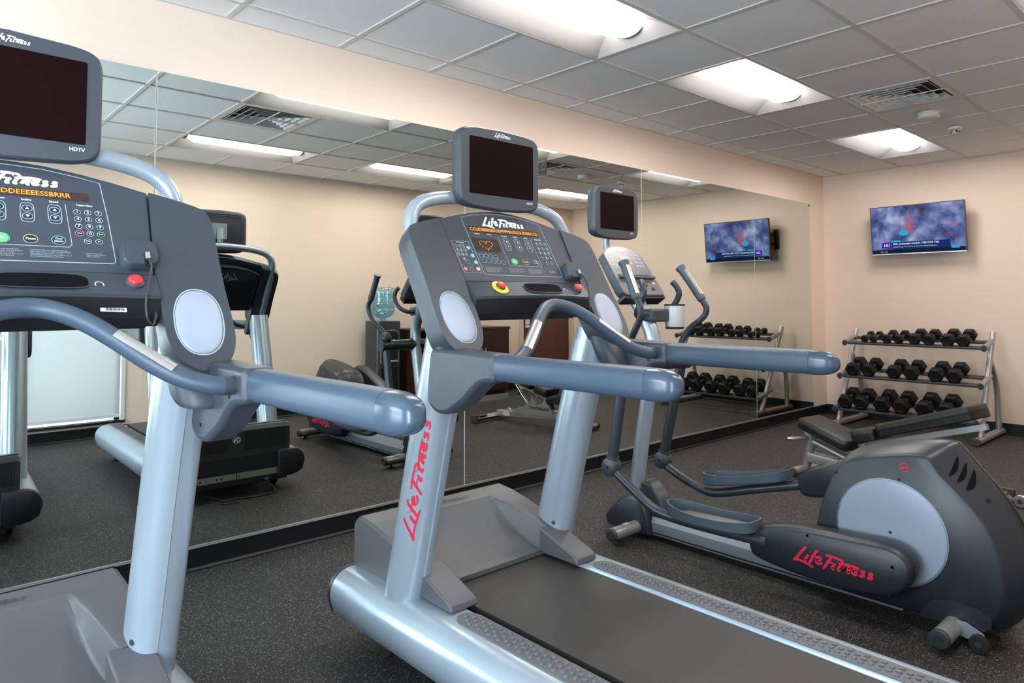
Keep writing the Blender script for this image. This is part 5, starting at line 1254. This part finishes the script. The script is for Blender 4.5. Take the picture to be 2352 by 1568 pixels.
Geo().lathe((0, 0, 0), [(0.001, 0.012), (0.024, 0.012), (0.030, 0.034), (0.084, 0.056), (0.128, 0.094), (0.134, 0.12), (0.130, 0.135), (0.130, 0.33), (0.001, 0.33)], 36).build('water', glass_material('drinking_water', (0.74, 0.92, 0.98), 0.10), b, smooth=50)

# low espresso cabinet: two open bays then two doors
CB0, CB1, CF, CT = 4.60, 6.10, -3.42, 0.93
cb = empty('cabinet', ((CB0 + CB1) / 2, (YB + CF) / 2, 0), 0, 'dark brown low cabinet by the back wall with open towel shelves, seen in the mirror', 'cabinet')
def cbx(x0, x1, y0, y1, z0, z1, nm, m='wood', par=cb, **k):
    cx = (CB0 + CB1) / 2; cy = (YB + CF) / 2
    return Geo().box(x0 - cx, x1 - cx, y0 - cy, y1 - cy, z0, z1).build(nm, m, par, smooth=0, **k)
yb = YB + 0.02
cbx(CB0 - 0.01, CB1 + 0.01, yb, CF + 0.015, CT - 0.03, CT, 'top', bevel=0.003, bseg=2)
for x in (CB0, 4.90, 5.20, CB1 - 0.02): cbx(x, x + 0.02, yb, CF, 0.10, CT - 0.031, 'side_panel')
cbx(CB0, CB1, yb, yb + 0.012, 0.10, CT - 0.031, 'back_panel')
cbx(CB0 + 0.02, CB1 - 0.02, yb, CF, 0.10, 0.12, 'bottom_panel')
for z in (0.44, 0.68):
    cbx(CB0 + 0.021, 4.899, yb + 0.013, CF - 0.01, z, z + 0.018, 'shelf'); cbx(4.921, 5.199, yb + 0.013, CF - 0.01, z, z + 0.018, 'shelf')
for x0, x1, hx in ((5.222, 5.648, 5.62), (5.652, 6.078, 5.68)):
    d = cbx(x0, x1, CF - 0.001, CF + 0.018, 0.122, CT - 0.034, 'door')
    Geo().box(hx - 0.005 - 5.35, hx + 0.005 - 5.35, 0.27, 0.285, 0.55, 0.67).build('door_pull', 'alu', d, smooth=0)
tag(Geo().box(4.55, 6.02, -3.36, -3.345, 0.0, 0.07).build('kick_board', 'alu', smooth=0), 'long pale strip standing on the floor in front of the cabinet', 'board')
cbx(CB0 + 0.02, CB1 - 0.02, yb + 0.05, CF - 0.06, 0.0, 0.10, 'plinth')
def towel_mesh():
    g = Geo(); h = 0.026
    sec = [(-0.16, 0), (0.145, 0), (0.158, h * 0.25), (0.16, h * 0.5), (0.156, h * 0.8), (0.145, h), (-0.16, h)]
    g.prism(sec, -0.10, 0.10, lambda p, q, d: V(d, p, q)); return g
tw = None; n = 0
bays = [('left', 4.76), ('right', 5.06)]
for bi, (bn, bx_) in enumerate(bays):
    for lv, (z, cnt) in enumerate(((0.12, 6), (0.458, 6))):
        for k in range(cnt):
            if tw is None: tw = towel_mesh().build('folded_towel', 'towel', bevel=0.006); o = tw
            else: o = tw.copy(); sc.collection.objects.link(o)
            o.location = (bx_ + random.uniform(-0.006, 0.006), -3.63 + random.uniform(-0.008, 0.008), z + 0.0005 + 0.0268 * k)
            pos = 'bottom' if k == 0 else ('top' if k == cnt - 1 else ordn[k] + ' from the bottom')
            tag(o, 'white towel, %s of stack, %s shelf, %s bay of cabinet' % (pos, ('lower', 'upper')[lv], ('cooler-side', 'door-side')[bi]), 'towel', 'folded towels in the cabinet')

# ================================================================== PLACE THE MACHINES
make_treadmill((1.676, -1.092, 0), 0.008, 'central treadmill, fully in view, with a glowing orange message display', 'CCUDBBBSBSURPPPPBSSSSGUDBBCCS')
make_treadmill((0.168, -1.05, 0), 0.036, 'left treadmill cut off by the left edge of the photo', 'ACDBUURBSPADCDDEEEEESSBRRRRT'[:26])
make_elliptical((3.10, -1.80, 0), 0)
make_bench((5.035, -1.10, 0), -0.14)
